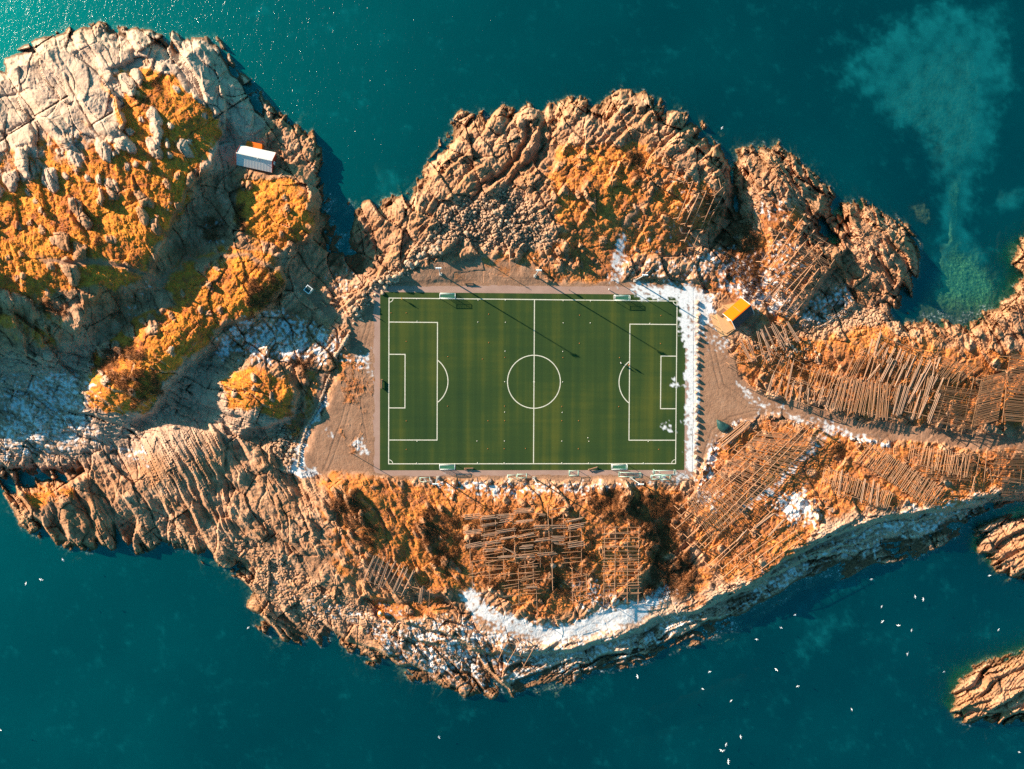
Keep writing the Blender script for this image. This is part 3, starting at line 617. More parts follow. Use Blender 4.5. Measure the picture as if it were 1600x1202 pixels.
gcol = t.mix(sA[2], t.ramp(gfac, [(0.33, (.14, .058, .035)), (0.45, (.31, .115, .042)), (0.55, (.47, .16, .040)), (0.68, (.57, .24, .06)), (0.8, (.60, .33, .11))]),
             t.ramp(gfac, [(0.31, (.16, .052, .036)), (0.42, (.42, .125, .030)), (0.53, (.62, .20, .026)), (0.66, (.72, .28, .032)), (0.78, (.74, .37, .10))]))
gcol = t.mix(t.math('MULTIPLY', t.math('SUBTRACT', n3, 0.52, True), 3.2, True), gcol, (.16, .06, .04))
c = t.mix(cS[0], rock, gcol)
bcol = t.ramp(n3, [(0.3, (.085, .038, .020)), (0.7, (.27, .105, .035))])
c = t.mix(t.math('MULTIPLY', cS[1], 0.9), c, bcol)
grav = t.ramp(t.math('ADD', t.math('MULTIPLY', n2, 0.5), t.math('MULTIPLY', n1, 0.5)), [(0.35, (.19, .105, .066)), (0.5, (.31, .168, .10)), (0.62, (.35, .20, .125)), (0.72, (.43, .27, .18))])
grav = t.mix(t.math('MULTIPLY', [x for x in t.t.nodes if x.type == 'ATTRIBUTE' and x.attribute_name == 'sea'][0].outputs['Alpha'], 0.6), grav, (.17, .095, .06))
grav = t.mix(t.math('MULTIPLY', t.math('SUBTRACT', n3, 0.60, True), 2.0, True), grav, (.19, .12, .085))
c = t.mix(t.math('MULTIPLY', cA.outputs['Alpha'], t.math('SUBTRACT', 1.0, t.math('MULTIPLY', cS[0], 0.85))), c, grav)
c = t.mix(cS[2], c, t.mix(n3, (.56, .58, .59), (.74, .75, .75)))
M_ground = t.out(c, 0.92, n3, 0.5, 0.25, 0.15)

# sea
t = N('sea_water')
wa = t.sep(t.attr('depth').outputs['Color'])
nb = t.noise(0.02, 4, 0.6)
body = t.ramp(nb, [(0.3, (.0, .006, .007)), (0.5, (.0, .011, .012)), (0.7, (.0, .021, .022))])
foam = t.math('MULTIPLY', wa[1], t.math('MULTIPLY', t.math('SUBTRACT', t.noise(1.3, 4, 0.7), 0.45, True), 5.0, True))
body = t.mix(t.math('MULTIPLY', wa[2], 0.9), body, (.004, .120, .125))
diff = t.n('ShaderNodeBsdfDiffuse'); t.link(t.mix(foam, body, (.75, .82, .82)), diff.inputs[0])
tr = t.n('ShaderNodeBsdfTransparent'); tr.inputs[0].default_value = (.55, .96, .92, 1)
mx = t.n('ShaderNodeMixShader'); t.link(t.math('MAXIMUM', wa[0], t.math('MULTIPLY', foam, 0.8)), mx.inputs[0]); t.link(tr.outputs[0], mx.inputs[1]); t.link(diff.outputs[0], mx.inputs[2])
mp = t.n('ShaderNodeMapping'); t.link(t.geo(), mp.inputs[0]); mp.inputs['Scale'].default_value = (1.0, 0.55, 1.0); mp.inputs['Rotation'].default_value = (0, 0, 0.15)
h = t.math('ADD', t.math('MULTIPLY', t.noise(0.35, 3, 0.6, mp.outputs[0]), 1.0), t.math('MULTIPLY', t.noise(1.6, 3, 0.65, mp.outputs[0]), 0.42))
bp = t.n('ShaderNodeBump'); bp.inputs['Strength'].default_value = 0.9; bp.inputs['Distance'].default_value = 0.55; t.link(h, bp.inputs['Height'])
gl = t.n('ShaderNodeBsdfGlossy'); gl.inputs['Roughness'].default_value = 0.14; t.link(bp.outputs[0], gl.inputs['Normal'])
g2 = t.n('ShaderNodeBsdfGlossy'); g2.inputs['Roughness'].default_value = 0.43; g2.inputs['Color'].default_value = (.0, .80, .78, 1)
gm = t.n('ShaderNodeMixShader'); gm.inputs[0].default_value = 0.93; t.link(gl.outputs[0], gm.inputs[1]); t.link(g2.outputs[0], gm.inputs[2])
lw = t.n('ShaderNodeLayerWeight'); lw.inputs['Blend'].default_value = 0.5
m2 = t.n('ShaderNodeMixShader'); t.link(t.math('ADD', t.math('MULTIPLY', t.math('POWER', lw.outputs['Facing'], 5.0), 0.9), 0.15, True), m2.inputs[0]); t.link(mx.outputs[0], m2.inputs[1]); t.link(gm.outputs[0], m2.inputs[2])
o_ = t.n('ShaderNodeOutputMaterial'); t.link(m2.outputs[0], o_.inputs[0])
M_sea = t.m

# ------------------------------------------------------------------ ground objects
zc4 = np.maximum(np.maximum(Z[:-1, :-1], Z[1:, :-1]), np.maximum(Z[:-1, 1:], Z[1:, 1:]))
keep = zc4 > ZW - 8.0
isle_f = (isle_c > -25)
isl = up(isle_f.astype(np.float32))[:-1, :-1] > 0.5
road_s = (GR[:-1, :-1] + GR[1:, 1:] > 1.0)
east = PX[:-1, :-1] > 1075
isle_n = isl & (PY[:-1, :-1] < 960)
grid_object('terrain', keep & ~isl & ~road_s, [M_ground])
grid_object('islet', keep & isle_n, [M_ground])
grid_object('islet', keep & isl & ~isle_n, [M_ground])
grid_object('gravel_road', keep & ~isl & road_s & east, [M_ground])
grid_object('gravel_path', keep & ~isl & road_s & ~east, [M_ground])

WS = 2
ZWs = Z[::WS, ::WS]; PXs, PYs = PX[::WS, ::WS], PY[::WS, ::WS]
dep = np.clip(ZW - ZWs, 0, None)
op = (1 - np.exp(-dep / 3.0)) * 0.985
foam_a = sstep(0.9, 0.1, dep) * (ZWs < ZW) * (SD[::WS, ::WS] > -16)
wv = U(PXs, PYs, np.full(PXs.shape, ZW)).reshape(-1, 3).astype(np.float32)
wk = np.minimum(np.minimum(ZWs[:-1, :-1], ZWs[1:, :-1]), np.minimum(ZWs[:-1, 1:], ZWs[1:, 1:])) < ZW + 0.6
sea = grid_object('sea', wk, [M_sea], 'structure', wv, PXs.shape[1], {'depth': np.stack([op, foam_a, np.clip(sstep(0.05, 1.05, sand_c[::WS, ::WS] + 0.38 * mid[::WS, ::WS] + 0.3 * big[::WS, ::WS] + 0.22 * fine[::WS, ::WS]) * (0.8 + 0.5 * mid[::WS, ::WS]), 0, 1), np.ones_like(op)], -1).reshape(-1, 4).astype(np.float32)}, True)
# open sea out to the horizon, joined to the same sheet
bm = bmesh.new(); bm.from_mesh(sea.data)
lay = bm.verts.layers.float_color['depth']
ny_, nx_ = PXs.shape
cor = [wv[0], wv[nx_ - 1], wv[-1], wv[(ny_ - 1) * nx_]]
ci = [bm.verts.new(Vector(c)) for c in cor]
co = [bm.verts.new((sx * 4000, sy * 4000, ZW)) for sx, sy in ((-1, 1), (1, 1), (1, -1), (-1, -1))]
for v in ci + co: v[lay] = (0.985, 0.0, 0.0, 1)
for i in range(4):
    j = (i + 1) % 4
    f = bm.faces.new((ci[j], ci[i], co[i], co[j])); f.smooth = True
bm.to_mesh(sea.data); bm.free()
sb = bpy.data.meshes.new('seabed')
sb.from_pydata([(-4000, -4000, ZW - 14), (4000, -4000, ZW - 14), (4000, 4000, ZW - 14), (-4000, 4000, ZW - 14)], [], [(0, 1, 2, 3)])
t = N('seabed_mud'); sb.materials.append(t.out(t.ramp(t.noise(0.05), [(0.3, (.03, .06, .06)), (0.7, (.06, .10, .09))])))
o = bpy.data.objects.new('seabed', sb); COL.objects.link(o); o['kind'] = 'structure'

# ------------------------------------------------------------------ object helpers
def newmesh(name, bm, mat=None, smooth=False):
    me = bpy.data.meshes.new(name)
    bm.normal_update(); bm.to_mesh(me); bm.free()
    if mat is not None: me.materials.append(mat)
    if smooth: me.polygons.foreach_set('use_smooth', np.ones(len(me.polygons), bool))
    return me

def tag(o, label=None, cat=None, group=None, kind=None):
    for k, v in (('label', label), ('category', cat), ('group', group), ('kind', kind)):
        if v: o[k] = v
    return o

def empty(name, loc, label, cat, group=None, rz=0.0):
    o = bpy.data.objects.new(name, None); COL.objects.link(o)
    o.empty_display_size = 0.5; o.location = loc; o.rotation_euler = (0, 0, rz)
    return tag(o, label, cat, group)

def put(name, me, parent=None, mat4=None, loc=None):
    o = bpy.data.objects.new(name, me); COL.objects.link(o)
    if parent is not None: o.parent = parent
    if mat4 is not None: o.matrix_basis = mat4
    if loc is not None: o.location = loc
    return o

def bm_box(bm, c, s, rot=None):
    r = bmesh.ops.create_cube(bm, size=1.0)
    M = Matrix.Translation(c) @ (rot.to_4x4() if rot else Matrix.Identity(4)) @ Matrix.Diagonal((*s, 1))
    bmesh.ops.transform(bm, matrix=M, verts=r['verts']); return r['verts']

def bm_tube(bm, a, b, r0, r1=None, seg=8, cap=True):
    a, b = Vector(a), Vector(b); d = b - a
    r = bmesh.ops.create_cone(bm, cap_ends=cap, segments=seg, radius1=r0, radius2=r0 if r1 is None else r1, depth=d.length)
    M = Matrix.Translation((a + b) / 2) @ d.to_track_quat('Z', 'Y').to_matrix().to_4x4()
    bmesh.ops.transform(bm, matrix=M, verts=r['verts']); return r['verts']

def bm_face(bm, pts):
    return bm.faces.new([bm.verts.new(p) for p in pts])

def bm_slab(bm, pts, z0, z1):
    """Prism over an outline of (x, y) points."""
    if sum(pts[i][0] * pts[(i + 1) % len(pts)][1] - pts[(i + 1) % len(pts)][0] * pts[i][1] for i in range(len(pts))) < 0: pts = pts[::-1]
    lo = [bm.verts.new((p[0], p[1], z0)) for p in pts]; hi = [bm.verts.new((p[0], p[1], z1)) for p in pts]
    bm.faces.new(hi); bm.faces.new(lo[::-1])
    n = len(pts)
    for i in range(n): bm.faces.new((lo[i], lo[(i + 1) % n], hi[(i + 1) % n], hi[i]))

def simple_mat(name, col, var=0.25, scale=2.0, rough=0.8, spec=0.3, stretch=None, metal=0.0, bump=0.2):
    t = N(name)
    v = t.obj()
    if stretch:
        m = t.n('ShaderNodeMapping'); t.link(v, m.inputs[0]); m.inputs['Scale'].default_value = stretch; v = m.outputs[0]
    f = t.noise(scale, 4, 0.6, v)
    info = t.n('ShaderNodeObjectInfo')
    f2 = t.math('ADD', t.math('MULTIPLY', f, 0.7), t.math('MULTIPLY', info.outputs['Random'], 0.3))
    lo = tuple(c * (1 - var) for c in col); hi = tuple(min(1, c * (1 + var)) for c in col)
    return t.out(t.ramp(f2, [(0.25, lo), (0.75, hi)]), rough, f, bump, 0.03, spec, metal)

M_pole = simple_mat('weathered_pole_wood', (.33, .175, .098), 0.4, 1.5, 0.85, 0.2, (1, 1, .15))
M_pole2 = simple_mat('grey_pole_wood', (.34, .21, .14), 0.35, 1.5, 0.85, 0.2, (1, 1, .15))
M_fish = simple_mat('dark_drying_wood', (.20, .105, .055), 0.4, 3.0, 0.8, 0.2)
M_white = simple_mat('white_painted_steel', (.78, .80, .79), 0.06, 4, 0.4, 0.5)
M_mint = simple_mat('pale_green_frame', (.36, .55, .46), 0.12, 4, 0.45, 0.5)
M_net = simple_mat('green_net_cord', (.06, .24, .17), 0.2, 6, 0.9, 0.1)
M_galv = simple_mat('galvanised_steel', (.46, .46, .45), 0.12, 3, 0.45, 0.5, None, 0.3)
M_lamp = simple_mat('lamp_glass', (.70, .72, .72), 0.08, 5, 0.15, 0.6)
M_conc = simple_mat('pale_concrete', (.48, .43, .37), 0.2, 2.5, 0.9, 0.2)
M_redw = simple_mat('red_board_wall', (.36, .045, .022), 0.2, 3, 0.75, 0.3, (6, 6, .6))
M_roofw = simple_mat('white_sheet_roof', (.66, .64, .58), 0.07, 1.2, 0.5, 0.4)
M_roofo = simple_mat('orange_sheet_roof', (.80, .135, .002), 0.06, 0.9, 0.7, 0.08)
M_whitew = simple_mat('white_board', (.78, .76, .72), 0.06, 3, 0.6, 0.3)
M_ochre = simple_mat('ochre_board_wall', (.46, .19, .03), 0.2, 3, 0.75, 0.3, (6, 6, .6))
M_dark = simple_mat('dark_window_glass', (.02, .03, .035), 0.2, 3, 0.1, 0.6)
M_tarp = simple_mat('dark_green_tarpaulin', (.010, .050, .048), 0.3, 1.5, 0.55, 0.4)
M_deck = simple_mat('warm_deck_boards', (.56, .33, .16), 0.2, 1.4, 0.8, 0.25, (.4, 7, 1))
M_deck2 = simple_mat('brown_hatch_boards', (.26, .15, .085), 0.2, 2, 0.8, 0.25, (.6, 6, 1))
M_stone = simple_mat('pale_boulder_stone', (.44, .30, .20), 0.35, 1.1, 0.92, 0.2, None, 0.0, 0.5)
M_stone2 = simple_mat('row_boulder_stone', (.47, .33, .24), 0.25, 1.6, 0.9, 0.2, None, 0.0, 0.5)
M_buoy = simple_mat('orange_buoy_plastic', (.80, .21, .02), 0.15, 2, 0.45, 0.4)
M_bird = simple_mat('white_plumage', (.85, .86, .86), 0.05, 5, 0.8, 0.2)
M_birdg = simple_mat('grey_plumage', (.45, .47, .49), 0.1, 5, 0.8, 0.2)
M_bill = simple_mat('yellow_bill', (.75, .45, .05), 0.05, 5, 0.5, 0.3)
M_cone_w = simple_mat('white_disc_plastic', (.60, .58, .50), 0.03, 4, 0.5, 0.4)
M_cone_o = simple_mat('orange_disc_plastic', (.34, .12, .03), 0.08, 4, 0.5, 0.4)
M_skin = simple_mat('skin', (.50, .30, .21), 0.05, 6, 0.6, 0.3)
M_hair = simple_mat('brown_hair', (.06, .035, .02), 0.2, 8, 0.7, 0.3)
M_jack = {'yellow': simple_mat('yellow_jacket', (.85, .42, .01), 0.05, 6, 0.8, 0.2), 'pale': simple_mat('pale_jacket', (.62, .66, .66), 0.05, 6, 0.8, 0.2),
          'navy': simple_mat('navy_jacket', (.015, .03, .05), 0.1, 6, 0.8, 0.2), 'orange': simple_mat('rust_jacket', (.45, .13, .03), 0.1, 6, 0.8, 0.2)}
M_trou = simple_mat('dark_trousers', (.02, .025, .03), 0.1, 6, 0.85, 0.2)

# ------------------------------------------------------------------ football pitch
PW, PH = 99.49, 56.65
def pxy(x, y): 
    q = U(x, y, 0.0); return q[0], q[1]
t = N('green_turf')
p = t.geo()
sx = t.n('ShaderNodeSeparateXYZ'); t.link(p, sx.inputs[0])
cmb = t.n('ShaderNodeCombineXYZ'); t.link(t.math('MULTIPLY', sx.outputs[0], 1.0), cmb.inputs[0]); t.link(t.math('MULTIPLY', sx.outputs[1], 0.02), cmb.inputs[1])
roll = t.noise(0.21, 3, 0.6, cmb.outputs[0])                                   # rolls of turf laid across the pitch
cm2 = t.n('ShaderNodeCombineXYZ'); t.link(t.math('MULTIPLY', sx.outputs[0], 0.05), cm2.inputs[0]); t.link(sx.outputs[1], cm2.inputs[1])
rw2 = t.noise(0.5, 2, 0.6, cm2.outputs[0])
f = t.math('ADD', t.math('ADD', t.math('MULTIPLY', roll, 0.48), t.math('MULTIPLY', t.noise(0.035, 3, 0.6), 0.30)), t.math('ADD', t.math('MULTIPLY', rw2, 0.10), t.math('MULTIPLY', t.noise(3.0, 2, 0.8), 0.12)))
gcl = t.ramp(f, [(0.36, (.017, .042, .016)), (0.50, (.033, .060, .017)), (0.62, (.074, .088, .018))])
gcl = t.mix(t.math('MULTIPLY', t.math('SUBTRACT', t.noise(2.2, 2, 0.9), 0.66, True), 4.0, True), gcl, (.15, .12, .035))
M_turf = t.out(gcl, 0.95, t.noise(6.0, 2), 0.4, 0.05, 0.1)
t = N('white_line_paint')
M_line = t.out(t.ramp(t.noise(1.2, 4, 0.7), [(0.25, (.48, .46, .36)), (0.6, (.66, .63, .52))]), 0.9, None, spec=0.1)
pitch = empty('football_pitch', (0, 0, 0), 'green artificial turf football pitch with white lines on the rocky island', 'football pitch')
tq = [pxy(594, 456.5), pxy(1071.5, 461), pxy(1069, 734.5), pxy(593.5, 735)]
bm = bmesh.new(); bm_slab(bm, tq, -0.09, 0.0)
put('turf', newmesh('turf', bm, M_turf), pitch)
LZ = 0.006
def line_part(name, quads):
    bm = bmesh.new()
    for q in quads: bm_face(bm, [(x, y, LZ) for x, y in q])
    bmesh.ops.recalc_face_normals(bm, faces=bm.faces)
    for f in bm.faces:
        if f.normal.z < 0: f.normal_flip()
    return put(name, newmesh(name, bm, M_line), pitch)
def rect(x0, y0, x1, y1): return [(x0, y0), (x1, y0), (x1, y1), (x0, y1)]
def arc(cx, cy, r, a0, a1, w, n=40):
    o = []
    for i in range(n):
        a, b = a0 + (a1 - a0) * i / n, a0 + (a1 - a0) * (i + 1) / n
        o.append([(cx + (r - w / 2) * math.cos(a), cy + (r - w / 2) * math.sin(a)), (cx + (r + w / 2) * math.cos(a), cy + (r + w / 2) * math.sin(a)),
                  (cx + (r + w / 2) * math.cos(b), cy + (r + w / 2) * math.sin(b)), (cx + (r - w / 2) * math.cos(b), cy + (r - w / 2) * math.sin(b))])
    return o
LW = 0.30
hx, hy = PW / 2, PH / 2
for s in (1, -1): line_part('touchline', [rect(-hx - LW / 2, s * hy - LW / 2, hx + LW / 2, s * hy + LW / 2)])
for s in (1, -1): line_part('goal_line', [rect(s * hx - LW / 2, -hy + LW / 2 + .003, s * hx + LW / 2, hy - LW / 2 - .003)])
line_part('halfway_line', [rect(-LW / 2, -hy + LW / 2 + .003, LW / 2, hy - LW / 2 - .003)])
LZ = 0.010
line_part('centre_circle', arc(0, 0, 9.15, 0, 2 * math.pi, LW, 72))
LZ = 0.006
for s in (1, -1):
    for nm, dep_, hw in (('penalty_area_line', 16.5, 20.16), ('goal_area_line', 5.5, 9.16)):
        xa, xb = s * (hx - LW / 2 - .003), s * (hx - dep_)
        line_part(nm, [rect(xa, hw - LW / 2, xb - s * LW / 2, hw + LW / 2), rect(xa, -hw - LW / 2, xb - s * LW / 2, -hw + LW / 2), rect(xb - LW / 2, -hw + LW / 2 + .002, xb + LW / 2, hw - LW / 2 - .002)])
    a = math.acos(5.5 / 9.15) - 0.02
    line_part('penalty_arc', arc(s * (hx - 11), 0, 9.15, (math.pi if s > 0 else 0) - a, (math.pi if s > 0 else 0) + a, LW, 24))
    for k in (1, -1):
        a0 = {(1, 1): math.pi, (1, -1): math.pi / 2, (-1, 1): 1.5 * math.pi, (-1, -1): 0}[(s, k)]
        line_part('corner_arc', arc(s * hx, k * hy, 1.4, a0 + .12, a0 + math.pi / 2 - .12, 0.22, 8))
LZ = 0.014
line_part('centre_spot', [[(0.3 * math.cos(k * math.pi / 4), 0.3 * math.sin(k * math.pi / 4)) for k in range(8)]])

# asphalt path round the pitch
t = N('worn_asphalt')
px_ = t.n('ShaderNodeSeparateXYZ'); t.link(t.geo(), px_.inputs[0])
ac = t.ramp(t.math('ADD', t.math('MULTIPLY', t.noise(0.25, 4), 0.6), t.math('MULTIPLY', t.noise(4, 2, 0.8), 0.4)), [(0.3, (.30, .185, .145)), (0.7, (.40, .26, .205))])
M_path = t.out(ac, 0.9, t.noise(5.0), 0.3, 0.03, 0.2)
ro = [(583.5, 444.5), (1081, 449), (1080.5, 743.5), (583, 744)]
rin = [(594, 456.5), (1071.5, 461), (1069, 734.5), (593.5, 735)]
bm = bmesh.new()
for i in range(4):
    j = (i + 1) % 4
    n_ = 50
    for k in range(n_):
        def L(a, b, u): return (a[0] + (b[0] - a[0]) * u, a[1] + (b[1] - a[1]) * u)
        jit = lambda u: (1.3 * math.sin(u * 37 + i) + 0.9 * math.sin(u * 91 + 2 * i)) * (0 < u < 1) * (1 if i != 1 else 0.4)
        def oo(u):
            q = L(ro[i], ro[j], u); nx_o, ny_o = ((0, -1), (1, 0), (0, 1), (-1, 0))[i]
            return (q[0] + nx_o * jit(u) * 0.6, q[1] + ny_o * jit(u) * 0.6)
        u0, u1 = k / n_, (k + 1) / n_
        bm_face(bm, [(*pxy(*q), -0.022) for q in (L(rin[i], rin[j], u0), L(rin[i], rin[j], u1), oo(u1), oo(u0))])
bmesh.ops.recalc_face_normals(bm, faces=bm.faces)
for f in bm.faces:
    if f.normal.z < 0: f.normal_flip()
pth = put('asphalt_path', newmesh('asphalt_path', bm, M_path)); pth['kind'] = 'structure'

# thin snow lying on the turf and the asphalt
core_sel = (core_f := up(core, PX, PY))[:-1, :-1] > 1.0
s_core = sstep(-0.16, 0.16, snow_c * 1.3 - 0.15 - n_s)
cov_s = np.stack([s_core * 0, s_core * 0, s_core, s_core * 0 + 1], -1).reshape(-1, 4).astype(np.float32)
ts = N('thin_snow'); ca_ = ts.sep(ts.attr('cover').outputs['Color'])
bs = ts.n('ShaderNodeBsdfPrincipled'); bs.inputs['Roughness'].default_value = 0.8; ts.link(ts.ramp(ts.noise(1.5, 3), [(0.3, (.52, .54, .55)), (0.7, (.74, .75, .75))]), bs.inputs['Base Color'])
tb = ts.n('ShaderNodeBsdfTransparent'); ms = ts.n('ShaderNodeMixShader'); ts.link(ca_[2], ms.inputs[0]); ts.link(tb.outputs[0], ms.inputs[1]); ts.link(bs.outputs[0], ms.inputs[2])
om = ts.n('ShaderNodeOutputMaterial'); ts.link(ms.outputs[0], om.inputs[0]); M_snow = ts.m
PS = U(PX, PY, np.full(PX.shape, 0.03) + 0.03 * np.abs(fine)).reshape(-1, 3).astype(np.float32)
sn = grid_object('snow', core_sel & ((s_core[:-1, :-1] + s_core[1:, 1:] + s_core[1:, :-1] + s_core[:-1, 1:]) > 0.15), [M_snow], 'stuff', PS, NX, {'cover': cov_s}, True)
tag(sn, 'patches of thin white snow on the turf and path at the right end of the pitch', 'snow')

# ------------------------------------------------------------------ poles and fish drying racks
def _box(A, n):
    for ax in (0, 1):
        c = np.cumsum(np.pad(A, [(n + 1, n) if k == ax else (0, 0) for k in (0, 1)], mode='edge'), axis=ax, dtype=np.float64)
        A = (np.take(c, range(2 * n + 1, c.shape[ax]), ax) - np.take(c, range(0, c.shape[ax] - 2 * n - 1), ax)) / (2 * n + 1)
    return A
ZSM = _box(_box(Z, 9), 9)
def HS(px, py):
    return ZSM[int(np.clip(round((py - Y0) / STEP), 0, NY - 1)), int(np.clip(round((px - X0) / STEP), 0, NX - 1))] + 0.25

bm = bmesh.new(); bm_tube(bm, (0, 0, 0), (0, 0, 1), 1.0, 0.8, 6)
ME_pole = {m.name: None for m in (M_pole, M_pole2, M_fish)}
for m in (M_pole, M_pole2, M_fish):
    b2 = bmesh.new(); bm_tube(b2, (0, 0, 0), (0, 0, 1), 1.0, 0.8, 6); ME_pole[m.name] = newmesh('pole', b2, m, True)
bm.free()

def pole(name, parent, a, b, r, mat=M_pole):
    a, b = Vector(a) - parent.location, Vector(b) - parent.location
    d = b - a
    M = Matrix.Translation(a) @ d.to_track_quat('Z', 'Y').to_matrix().to_4x4() @ Matrix.Diagonal((r, r, d.length, 1))
    return put(name, ME_pole[mat.name], parent, M)

def rack(label, rails=(), bars=(), bundles=(), h=2.6, rr=0.13, rb=0.085, mat=M_pole, group='fish drying racks on the island', post_step=9.0, sc=None, braces=True):
    """Drying rack of round poles. Lines are (x0, y0, x1, y1) in survey pixels at the height of the rails."""
    if sc:
        ox, oy, k = sc
        cv = lambda L: [(ox + l[0] / k, oy + l[1] / k, ox + l[2] / k, oy + l[3] / k) + tuple(l[4:]) for l in L]
        rails, bars, bundles = cv(rails), cv(bars), cv(bundles)
    allp = [p for l in list(rails) + list(bars) + list(bundles) for p in ((l[0], l[1]), (l[2], l[3]))]
    cx, cy = sum(p[0] for p in allp) / len(allp), sum(p[1] for p in allp) / len(allp)
    base = G3(cx, cy)
    root = empty('drying_rack', base, label, 'drying rack', group)
    def top(x, y, dz): return Vector(U(x, y, float(HS(x, y)) + dz))
    for (x0, y0, x1, y1, *_) in rails:
        a, b = top(x0, y0, h), top(x1, y1, h)
        nseg = max(1, int(round((b - a).length / 13.0)))
        pts = [top(x0 + (x1 - x0) * i / nseg, y0 + (y1 - y0) * i / nseg, h) for i in range(nseg + 1)]
        for i in range(nseg):
            pole('rail', root, pts[i] + Vector((0, 0, 0.06 * (i % 2))), pts[i + 1] + (pts[i + 1] - pts[i]).normalized() * 0.6 + Vector((0, 0, 0.06 * (i % 2))), rr * random.uniform(.85, 1.15), mat)
        d = (b - a); npost = max(2, int(d.length / post_step) + 1)
        nrm = Vector((-d.y, d.x, 0)).normalized()
        for i in range(npost):
            u = (i + 0.02) / (npost - 1 + 0.04)
            px, py = x0 + (x1 - x0) * u, y0 + (y1 - y0) * u
            c_ = top(px, py, h)
            for s in ((1, -1) if braces else (1,)):
                f_ = c_ + nrm * s * 0.42 * h
                gz = c_.z - h
                pole('leg', root, (f_.x, f_.y, gz - 1.2), c_ + Vector((0, 0, 0.25)) - nrm * s * 0.06, rr * 0.8, mat)
    for (x0, y0, x1, y1, *_) in bars:
        a, b = top(x0, y0, h + 0.22), top(x1, y1, h + 0.22)
        pole('crossbar', root, a, b, rb * random.uniform(.8, 1.2), mat)
    for (x0, y0, x1, y1, *m) in bundles:
        n = m[0] if m else 4
        a, b = top(x0, y0, h + 0.3), top(x1, y1, h + 0.3)
        d = b - a; nrm = Vector((-d.y, d.x, 0)).normalized(); u = d.normalized()
        for i in range(n):
            off = nrm * ((i - (n - 1) / 2) * 0.30 + random.uniform(-.06, .06)) + Vector((0, 0, 0.16 * (i % 2) + random.uniform(0, .05)))
            e0, e1 = random.uniform(-.7, .7), random.uniform(-.7, .7)
            pole('loose_pole', root, a + off + u * e0 + nrm * random.uniform(-.15, .15), b + off + u * e1 + nrm * random.uniform(-.15, .15), rb * random.uniform(1.15, 1.45), M_pole2 if mat is M_pole else mat)
    return root

def spread(p0, p1, q0, q1, n, jit=1.0, skip=0.0):
    """n lines between the edge p0-p1 and the edge q0-q1."""
    o = []
    for i in range(n):
        if random.random() < skip: continue
        u = (i + 0.5) / n + random.uniform(-.15, .15) / n
        j = lambda: random.uniform(-jit, jit)
        o.append((p0[0] + (p1[0] - p0[0]) * u + j(), p0[1] + (p1[1] - p0[1]) * u + j(), q0[0] + (q1[0] - q0[0]) * u + j(), q0[1] + (q1[1] - q0[1]) * u + j()))
    return o

rack('sparse drying rack of bare poles on the orange grass of the northern hill',
     rails=[(555, 420, 400, 810), (620, 545, 470, 870), (695, 520, 540, 890), (790, 560, 550, 1120), (920, 430, 790, 560), (885, 530, 715, 855), (540, 890, 470, 1040), (410, 230, 360, 370), (510, 260, 460, 430), (270, 105, 232, 230)],
     bars=[(85, 240, 240, 230), (340, 225, 410, 230), (440, 275, 510, 262), (315, 380, 460, 430), (635, 520, 695, 520), (700, 550, 790, 560), (690, 660, 750, 660), (640, 800, 690, 785), (820, 365, 920, 430), (845, 490, 820, 390), (435, 965, 500, 965), (500, 1125, 550, 1125),
           (490, 735, 545, 730), (600, 600, 660, 600), (590, 930, 640, 928), (740, 745, 810, 690), (160, 90, 240, 160), (410, 900, 435, 960)], sc=(1000, 220, 6.675), h=3.0, post_step=8, rr=.17, rb=.12)
rack('large drying rack with a lattice of crossbars on the rocks above the orange hut',
     rails=[(490, 155, 180, 660), (590, 205, 255, 710), (640, 290, 200, 800), (680, 360, 260, 870), (755, 435, 190, 1030), (830, 495, 280, 1060), (920, 550, 795, 740), (795, 740, 600, 1000), (600, 1000, 450, 1190), (660, 690, 330, 1130), (720, 720, 390, 1150)],
     bars=spread((520, 590), (200, 1000), (800, 745), (460, 1180), 24, 8) + spread((600, 500), (520, 590), (840, 660), (790, 740), 6, 8) + [(660, 570, 760, 720), (690, 590, 800, 740), (400, 150, 490, 160), (490, 160, 570, 215), (395, 320, 460, 360), (690, 415, 830, 500), (640, 390, 760, 440)],
     bundles=[(360, 900, 285, 985, 3), (380, 830, 330, 960, 2)], sc=(1160, 300, 6.01), h=3.2, post_step=10, rr=.17, rb=.10)
rack('low drying rack with bundles of loose poles just below the orange hut',
     rails=[(570, 1070, 740, 985), (510, 890, 640, 845), (740, 590, 960, 490), (770, 800, 905, 740), (920, 700, 1160, 640), (890, 920, 980, 880), (1130, 810, 1310, 730), (100, 1200, 430, 1130), (330, 785, 440, 735), (90, 910, 260, 840), (150, 1040, 330, 980)],
     bars=[(90, 910, 160, 1040), (200, 900, 330, 980), (915, 1000, 820, 1190), (915, 1000, 1020, 1080), (1045, 500, 1080, 650), (440, 730, 520, 960), (640, 1100, 810, 1190)],
     bundles=[(590, 660, 690, 1090, 2), (640, 620, 840, 1010, 3), (660, 620, 810, 1050, 2), (720, 560, 915, 980, 2), (830, 510, 1040, 930, 5), (870, 520, 1110, 890, 2), (1000, 510, 1135, 880, 2), (1090, 480, 1260, 800, 2), (1110, 480, 1300, 810, 2), (270, 770, 480, 1140, 4), (390, 740, 560, 1120, 3)],
     sc=(1130, 460, 10.93), h=2.4, post_step=12)
